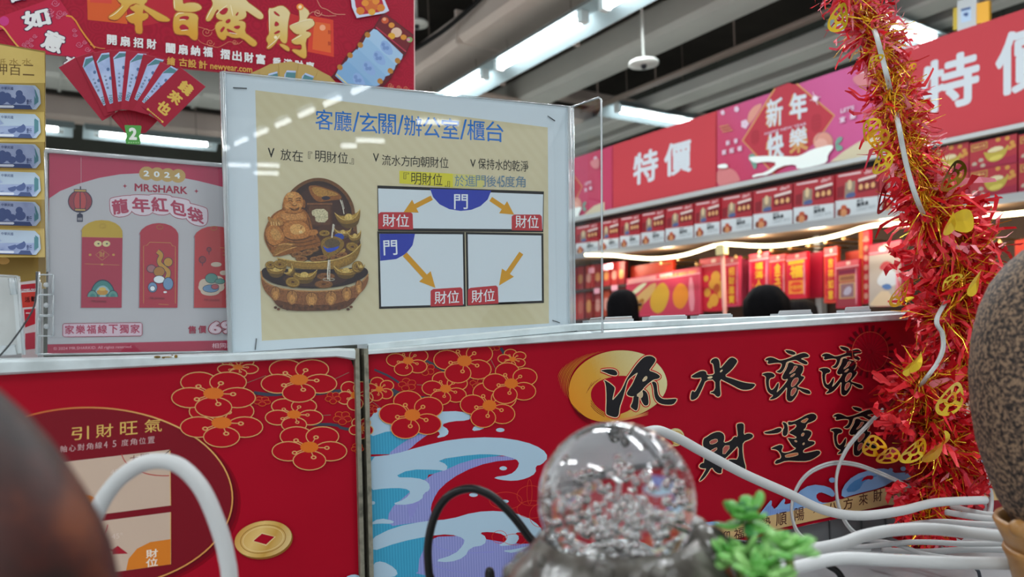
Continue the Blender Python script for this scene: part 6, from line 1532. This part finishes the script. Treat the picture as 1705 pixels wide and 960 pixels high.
# speckled stone egg in stacked tan cups at the right edge
DS = .42
st = noise_mat('speckled_brown_stone', ['#1a1817', '#54453a', '#94795f', '#3a322c'], 460, .6, 0, 3, .3, .25, 0, [.36, .5, .62, .74])
axx = 1781
c = at(axx, CY, DS); k = DS/F
mb = MB(); mb.lathe(c, [(max(r*k, .0002), -(y-CY)*k) for r, y in [(2, 392), (30, 397), (62, 412), (88, 435), (110, 465), (128, 505), (141, 560), (147, 620), (146, 680), (140, 735), (128, 785), (112, 835), (98, 862), (84, 885), (50, 905), (2, 912)]], st, 64)
o = mb.build('stone_egg'); o['label'] = 'large speckled brown stone egg standing in tan cups at the right edge'; o['category'] = 'stone'
CUP = noise_mat('tan_bamboo_resin', ['#8a5f30', '#a37642', '#b98c55'], 60, .35, bump=.1)
def cup(y0, y1, r0, r1, label, tabled=False):
    mb = MB()
    prof = [(2, y1-6), (r1-14, y1-8), (r0-14, y0+12), (r0-10, y0), (r0-2, y0-3), (r0+1, y0+5), (r0-6, y0+22), (r1, y1-4), (r1-6, y1)]
    pr = [(max(r*k, .0002), -(y-CY)*k) for r, y in prof]
    if tabled: pr += [((r1-8)*k, -(y1+60-CY)*k), ((r1+6)*k, TZ+.0005-c.z)]
    mb.lathe(c, pr, CUP, 56); o = mb.build('bamboo_cup'); o['label'] = label; o['category'] = 'cup'; return o
cup(868, 921, 118, 100, 'upper tan cup holding the speckled stone egg')
cup(917, 985, 106, 92, 'lower tan cup under the first, at the lower right corner', True)
mb = MB(); mb.ball(at(1696, 880, DS-.032), .0048, CUP, 14, 10); o = mb.build('bead'); o['label'] = 'small tan bead on the rim of the upper tan cup'; o['category'] = 'bead'
# green succulent sprigs
GRNS = [noise_mat('green_leaf', ['#4d9a3e', '#6db552'], 120, .4, spec=.5), noise_mat('light_green_leaf', ['#74b85a', '#9ccf7c'], 120, .4, spec=.5), noise_mat('dark_green_leaf', ['#2c6e34', '#3f8a42'], 120, .4, spec=.5)]
STEM = mat('#7c8a48', .5)
def leaf(mb, p, d, l, w, m, curl=.3):
    d = d.normalized(); s_ = d.cross(Z); s_ = s_.normalized() if s_.length > .05 else Vector((1, 0, 0)); u_ = s_.cross(d)
    rows = [(0, .3), (.25, .55), (.5, .8), (.75, 1.0), (.92, .85), (1.0, .35)]; v = []; n_ = 8
    for t, ww in rows:
        ctr = p + d*(l*t) + u_*(curl*l*t*t)
        for q in range(n_):
            a_ = 2*math.pi*q/n_; v.append(ctr + s_*(math.cos(a_)*w*ww) + u_*(math.sin(a_)*w*ww*.38))
    f = []
    for j in range(len(rows)-1):
        for q in range(n_): f.append((j*n_+q, j*n_+(q+1) % n_, (j+1)*n_+(q+1) % n_, (j+1)*n_+q))
    f.append(tuple(range(n_-1, -1, -1))); f.append(tuple(range((len(rows)-1)*n_, len(rows)*n_)))
    mb.add(v, f, m, True)
def sprig(px, py, depth, rpx, foot, label, up, seed, mats, dens=3):
    rnd = random.Random(seed); h = at(px, py, depth); r = rpx/F*depth
    ft = Vector((at(*foot, depth).x, at(*foot, depth).y + .004, TZ+.0005))
    root = thing('succulent', ft, label, 'plant', 'artificial succulents')
    mb = MB(); mid = h - Z*(r*1.6) + Vector((.002, 0, 0))
    mb.tube(spline([ft, mid, h - up*r*.2], False, 6), .0016, STEM, 8); mb.build('stem', root)
    for ring, (cnt, el_, sc) in enumerate(((7, -.15, 1.0), (8, .35, .95), (6, .85, .75), (4, 1.3, .5))):
        for q in range(cnt):
            t = 2*math.pi*(q + ring*.4)/cnt + rnd.uniform(-.35, .35)
            el_ += rnd.uniform(-.12, .12)
            d = Vector((math.cos(t)*math.cos(el_), math.sin(t)*math.cos(el_), math.sin(el_)))
            d = (d + (up-Z)*.7).normalized()
            mb = MB(); leaf(mb, h + d*r*.12, d, r*sc*rnd.uniform(.6, 1.0), r*.21*sc + .0005, rnd.choice(mats), rnd.uniform(-.1, .5)); mb.build('leaf', root)
sprig(1241, 866, .285, 52, (1256, 960), 'darker green succulent sprig nearer the crystal ball, standing higher', (Z + Vector((-.15, -.25, 0))).normalized(), 4, [GRNS[0], GRNS[2], GRNS[0]])
sprig(1224, 932, .275, 54, (1236, 960), 'green succulent head low beside the crystal ball fountain', (Z + Vector((-.35, -.3, 0))).normalized(), 9, [GRNS[0], GRNS[1]])
sprig(1306, 916, .265, 56, (1300, 990), 'light green succulent sprig at the bottom right of the group', (Z + Vector((.2, -.45, 0))).normalized(), 12, [GRNS[1], GRNS[1], GRNS[0]])
sprig(1264, 955, .26, 58, (1262, 990), 'pale green succulent head lowest, cut by the frame bottom', (Z + Vector((0, -.5, 0))).normalized(), 15, [GRNS[1], GRNS[0]])

# ---- cables
WC = mat('#c4c6c6', .4); WC2 = mat('#aeb0b0', .4); BC = mat('#101112', .35)
def cable(pts, r, m, label, name='power_cable', group=None, twin=False, flat=1.0):
    d = pts[0][2]; q = []
    for p in pts:
        if len(p) > 2: q.append(list(p))
        else: q.append([p[0], p[1], None])
    ks = [i for i, p in enumerate(q) if p[2] is not None]
    for i, p in enumerate(q):
        if p[2] is None:
            lo = max(j for j in ks if j < i); hi = min([j for j in ks if j > i] or [lo]); t = (i-lo)/(hi-lo) if hi > lo else 0
            p[2] = q[lo][2] + (q[hi][2]-q[lo][2])*t
    w = [tuple(at(*p)) for p in q]; w = [Vector(p) for p in spline(w, False, 8)]
    for p in w: p.z = max(p.z, TZ + r*1.02)
    mb = MB()
    if twin:
        mb.tube([p + UP*r*.5 for p in w], r*.62, m, 8); mb.tube([p - UP*r*.5 for p in w], r*.62, m, 8)
    else: mb.tube(w, r, m, 12)
    o = mb.build(name); o['label'] = label; o['category'] = 'cable'
    if group: o['group'] = group
    return w, o
w_, co = cable([(120, 1560, .34), (128, 1100), (140, 930), (160, 856), (190, 806), (228, 776), (263, 767), (300, 776), (335, 812), (360, 866), (377, 925), (384, 1000), (390, 1300), (392, 1540, .34)], .0037, WC, 'thick white cable arching up in front of the gold circle panel')
a = Art(-FWD, -.33, 1e-6)
for p, q in (((171, 836), (178, 824)), ((182, 819), (190, 810)), ((200, 798), (208, 790)), ((211, 788), (217, 783)), ((232, 772), (236, 770)), ((242, 768), (250, 766))):
    pass
cable([(1000, 1100, .6), (1020, 850, .6), (1045, 745, .6), (1085, 717, .6), (1122, 726), (1170, 752), (1240, 789), (1310, 820), (1370, 848), (1430, 858), (1500, 850, .66), (1560, 836, .72), (1640, 832, .76)], .0042, WC, 'thick white cable running right from behind the crystal ball over the calligraphy')
cable([(1470, 682, .8), (1445, 707), (1412, 744), (1394, 786), (1394, 830), (1405, 864), (1425, 888), (1458, 902, .74)], .0024, WC2, 'thin twin cable looping down left of the tinsel bottom', twin=True)
cable([(1520, 815, .82), (1496, 801), (1455, 783), (1420, 772), (1385, 771), (1350, 785), (1328, 810), (1318, 845), (1325, 880), (1345, 900), (1385, 911), (1450, 914, .72)], .0023, WC2, 'thin twin cable making the widest loop over the couplet strip', twin=True)
cable([(1285, 938, .45), (1340, 918, .47), (1400, 905), (1440, 891), (1490, 882), (1550, 880), (1620, 887), (1720, 898, .5)], .0040, WC, 'upper of two thick white cables crossing at the bottom right')
cable([(1270, 958, .42), (1330, 943), (1400, 929), (1480, 932), (1580, 936), (1720, 938, .44)], .0037, WC, 'lowest thick white cable crossing at the bottom right')
for i, (pts, r, m, lb) in enumerate((
    ([(1585, 842, .78), (1620, 852), (1665, 858), (1730, 855, .7)], .0032, WC, 'white cable coming out under the tinsel towards the stone egg'),
    ([(1575, 852, .76), (1630, 861), (1690, 866), (1740, 864, .68)], .0032, WC, 'second white cable under the tinsel towards the stone egg'),
    ([(1330, 902, .72), (1420, 910), (1520, 902), (1620, 905), (1730, 902, .6)], .0024, WC2, 'thin grey white cable behind the upper thick cable'),
    ([(1440, 898, .7), (1490, 905), (1540, 922), (1600, 930), (1680, 935, .6)], .0022, WC2, 'thin cable sloping down between the two thick cables'),
    ([(1470, 915, .72), (1540, 918), (1620, 914), (1730, 916, .62)], .0028, WC2, 'grey white cable lying between the two thick cables'),
    ([(1500, 875, .74), (1560, 868), (1630, 872), (1730, 876, .6)], .0026, WC, 'thin white cable just above the upper thick cable'),
    ([(1626, 762, .88), (1640, 790), (1650, 825), (1646, 862), (1630, 885, .75)], .0026, WC2, 'grey cable hanging behind the tinsel beside the stone egg'),
    ([(1600, 770, .88), (1625, 800), (1640, 840), (1638, 876, .78)], .0022, WC2, 'thin grey cable hanging behind the tinsel'))):
    cable(pts, r, m, lb)
cable([(724, 1400, .42), (722, 1020), (714, 950), (713, 905), (724, 858), (746, 826), (780, 813), (815, 823), (848, 852), (878, 890), (905, 935), (930, 1100), (940, 1330, .42)], .0024, BC, 'black cable arching in front of the blue waves')
cable([(1060, 900, .5), (1120, 890, .5), (1160, 892), (1195, 898), (1250, 905), (1310, 905), (1345, 918), (1378, 940), (1405, 968), (1440, 1080), (1460, 1200, .5)], .0022, BC, 'black cable passing behind the succulents to the lower right')
cable([(1612, 930, .6), (1624, 945), (1632, 965), (1636, 1060, .6)], .0014, mat('#2c3038', .4), 'short thin dark cable below the thick white cables')
pl = thing('power_plug', at(815, 1380, .43), 'small black plug top at the bottom edge left of the ball', 'plug')
c0 = at(815, 944, .43); mb = MB(); k2 = .43/F
mb.lathe(c0, [(.0008, 0), (6*k2, -2*k2), (8*k2, -8*k2), (9*k2, -20*k2), (12*k2, -40*k2), (12*k2, -80*k2), (7*k2, -100*k2)], BC, 16); mb.build('plug_body', pl)
mb = MB(); mb.tube([c0 - Z*(98*k2), Vector((c0.x, c0.y, TZ+.001))], .0022, BC, 8); mb.build('lead', pl)

# ================================================================ tinsel garland with light string cable
CG = -.55
gl = thing('tinsel_garland', hit(1545, 880, N2, CG), 'long hanging red and gold tinsel garland with gold coin shapes', 'garland')
foil = lambda h, r, me=.45: mat(h, r, me, .5)
REDF = [foil('#e0182a', .35, .15), foil('#c4101f', .35, .2), foil('#e8323a', .32, .1)]
PINKF = [foil('#e8556a', .45, .0), foil('#e03c52', .45, .0), foil('#ee8d9c', .45, .0)]
GOLDF = [foil('#e0a010', .25, .5), foil('#f4cc30', .22, .5), foil('#c8860f', .28, .6)]
rg = random.Random(11)
segs = [  # path, radius px, reds, golds, pinkness, strip width px, red length factor
    ([(1395, -60), (1425, 0), (1450, 45), (1468, 82)], 72, 480, 210, .6, 7),
    ([(1462, 75), (1478, 120), (1484, 150)], 52, 150, 230, .6, 5),
    ([(1478, 150), (1490, 185), (1505, 225), (1515, 262)], 70, 430, 230, .4, 7),
    ([(1512, 255), (1528, 290), (1540, 325)], 60, 330, 170, .3, 7),
    ([(1540, 330), (1565, 370), (1592, 410), (1602, 450), (1590, 500), (1570, 528)], 98, 950, 420, .1, 11),
    ([(1622, 540), (1615, 600), (1605, 640)], 74, 260, 120, .0, 11),
    ([(1535, 620), (1535, 670), (1560, 720), (1580, 760)], 90, 760, 330, .06, 11),
    ([(1580, 755), (1570, 800), (1545, 845), (1532, 872)], 66, 600, 170, .03, 12),
]
red = MB(); gold = MB()
def gp(x, y, e=0): return hit(x, y, N2, CG + e)
def ribbon(mb, p, d, l, w, m, wig, rng, segs_=4, droop=.0):
    d = d.normalized(); s_ = d.cross(Vector((rng.uniform(-1, 1), rng.uniform(-1, 1), rng.uniform(-1, 1))))
    s_ = s_.normalized() if s_.length > 1e-3 else Vector((1, 0, 0)); u_ = s_.cross(d); ph = rng.uniform(0, 6); v = []
    for j in range(segs_+1):
        t = j/segs_; c_ = p + d*(l*t) + u_*(wig*l*math.sin(ph + t*7)) + s_*(wig*.6*l*math.cos(ph*2 + t*5)) - Z*(droop*l*t*t)
        ww = w*(1 - .35*t) * (1 + .35*math.sin(ph*3 + j*2.4))
        tw = s_*math.cos(t*1.5+ph) + u_*math.sin(t*1.5+ph)
        v += [c_ + tw*ww/2, c_ - tw*ww/2]
    mb.add(v, [(2*j, 2*j+1, 2*j+3, 2*j+2) for j in range(segs_)], m)
pxm = .84/F
for path, R_, nr, ng, pink, wpx in segs:
    sp = spline(path, False, 14)
    for q in range(nr + ng):
        x, y = sp[rg.randrange(len(sp))]
        p = gp(x + rg.uniform(-5, 5), y + rg.uniform(-5, 5), rg.uniform(-.004, .006) + (rg.uniform(0, .022) if q >= nr else 0))
        d = Vector((rg.gauss(0, 1), rg.gauss(0, 1), rg.gauss(0, .8) - .12))
        d -= N2*(d.dot(N2)*.35)
        if d.dot(N2) < -.3: d += N2*.5
        if q < nr:
            l = R_*pxm*rg.uniform(.45, 1.05); ribbon(red, p, d, l, wpx*pxm*rg.uniform(.6, 1.2), rg.choice(PINKF if rg.random() < pink else REDF), .15, rg, 6, .12)
        else:
            l = R_*pxm*rg.uniform(.35, .95); ribbon(gold, p, d, l, 1.7*pxm, rg.choice(GOLDF), .05, rg, 3, .05)
# broad curled leaves low on the left and right edges of the clusters
for x, y in [(1505, 430), (1520, 450), (1640, 440), (1510, 480), (1530, 350), (1610, 350), (1500, 700), (1470, 690), (1620, 720), (1640, 700), (1600, 830), (1500, 860), (1490, 820), (1610, 860), (1560, 880), (1640, 620), (1540, 640), (1580, 650)]:
    for q in range(6):
        ribbon(red, gp(x + rg.uniform(-10, 10), y + rg.uniform(-10, 10), rg.uniform(0, .02)), Vector((rg.gauss(0, 1), rg.gauss(0, .6), rg.gauss(0, 1))), 26*pxm, 14*pxm, rg.choice(REDF), .18, rg, 5, .1)
o = red.build('red_fringe', gl); o['kind'] = 'stuff'
o = gold.build('gold_fringe', gl); o['kind'] = 'stuff'
core = MB()
allp = [gp(x, y, -.002) for x, y in spline([(1395, -60), (1425, 0), (1468, 82), (1484, 150), (1515, 262), (1540, 325), (1592, 410), (1602, 450), (1605, 560), (1590, 620), (1560, 720), (1580, 760), (1545, 845), (1532, 872)], False, 6)]
core.tube(allp, .0012, GOLDF[0], 6); core.tube([allp[0], Vector((allp[0].x, allp[0].y, CAM_Z+4.0))], .0012, GOLDF[0], 6); core.build('core_wire', gl)
def coin_orn(x, y, rx, ry, rot, tilt_, m, holes=True, e=.05):
    rx *= 1.12; ry *= 1.12
    c_ = gp(x, y, e); r0 = math.radians(rot); k_ = pxm
    ex = (ALONG2*math.cos(r0) + Z*math.sin(r0)); ey = (Z*math.cos(r0) - ALONG2*math.sin(r0)); ey = (ey*math.cos(tilt_) + N2*math.sin(tilt_))
    mb = MB(); n_ = 28
    def P_(r, t, lift=0): return c_ + ex*(rx*k_*r*math.cos(t)) + ey*(ry*k_*r*math.sin(t)) + N2*(lift + .0025*math.sin(2*t+rot)*r)
    def ann(r0_, r1_, t0=0, t1=2*math.pi, nn=n_):
        v = []; 
        for q in range(nn+1):
            t = t0 + (t1-t0)*q/nn; v += [P_(r0_, t), P_(r1_, t)]
        mb.add(v, [(2*q, 2*q+1, 2*q+3, 2*q+2) for q in range(nn)], m, True)
    if holes:
        ann(.78, 1.0); ann(.24, .44)
        for q in range(5):
            t = 2*math.pi*q/5 + .3; ann(.42, .8, t, t+.42, 4)
    else:
        ann(.0, .5); ann(.5, 1.0)
    mb.build('coin_ornament', gl)
for args in ((1398, 30, 17, 17, 10, .5, GOLDF[1]), (1455, 104, 9, 12, 0, .9, GOLDF[1]), (1518, 118, 4, 10, 0, .3, GOLDF[0]), (1449, 215, 18, 14, 20, .4, GOLDF[1]), (1462, 232, 17, 13, -20, .6, GOLDF[0]), (1469, 268, 19, 16, 15, .4, GOLDF[1]), (1478, 325, 13, 26, -25, .3, foil('#a8141c', .25, .8)), (1588, 292, 26, 22, 15, .5, foil('#a8801c', .25, 1.0)), (1500, 488, 22, 18, 30, .5, GOLDF[0]), (1582, 470, 14, 16, 0, .8, GOLDF[1]), (1584, 664, 29, 24, 10, .3, GOLDF[1]), (1455, 742, 20, 14, -30, .4, GOLDF[0]), (1480, 758, 20, 13, -10, .5, GOLDF[0]), (1523, 750, 26, 18, 10, .4, GOLDF[1]), (1640, 800, 14, 30, -35, .4, foil('#b5121c', .25, .8)), (1628, 770, 20, 8, 10, .4, foil('#b5121c', .25, .8))):
    coin_orn(*args)
for args in ((1583, 370, 14, 20, 35, .5, GOLDF[1], False), (1604, 368, 20, 15, -35, .7, GOLDF[1], False), (1527, 602, 8, 16, -10, .4, GOLDF[1], False), (1514, 612, 10, 14, 30, .6, GOLDF[1], False), (1625, 470, 10, 22, 10, .5, GOLDF[1], False), (1556, 752, 19, 18, 10, .6, GOLDF[0], False), (1574, 730, 8, 16, 40, .5, GOLDF[1], False), (1512, 500, 8, 5, 20, .4, GOLDF[1], False)):
    coin_orn(*args)
# light string cable twisted through the garland
CW = mat('#bfc3c2', .35)
pts = [(1440, -60, .5), (1450, 30, .5), (1460, 62), (1470, 100), (1478, 132), (1487, 170), (1497, 212), (1503, 245), (1512, 285), (1528, 335), (1550, 380), (1580, 430), (1585, 480), (1560, 530), (1569, 555), (1570, 580), (1560, 605), (1543, 628), (1520, 660), (1500, 685)]
zz = [gp(x, y, .034 if 55 < y < 135 or 205 < y < 340 or 525 < y < 632 else .002) for x, y, *_ in pts]
w = [Vector(p) for p in spline([tuple(p) for p in zz], False, 8)]
mb = MB(); side = ALONG2
for s_ in (-1.1, 0, 1.1): mb.tube([p + side*s_*.0015 for p in w], .0015, CW, 8)
o = mb.build('string_light_cable'); o['label'] = 'flat white light string cable threaded through the tinsel garland'; o['category'] = 'cable'
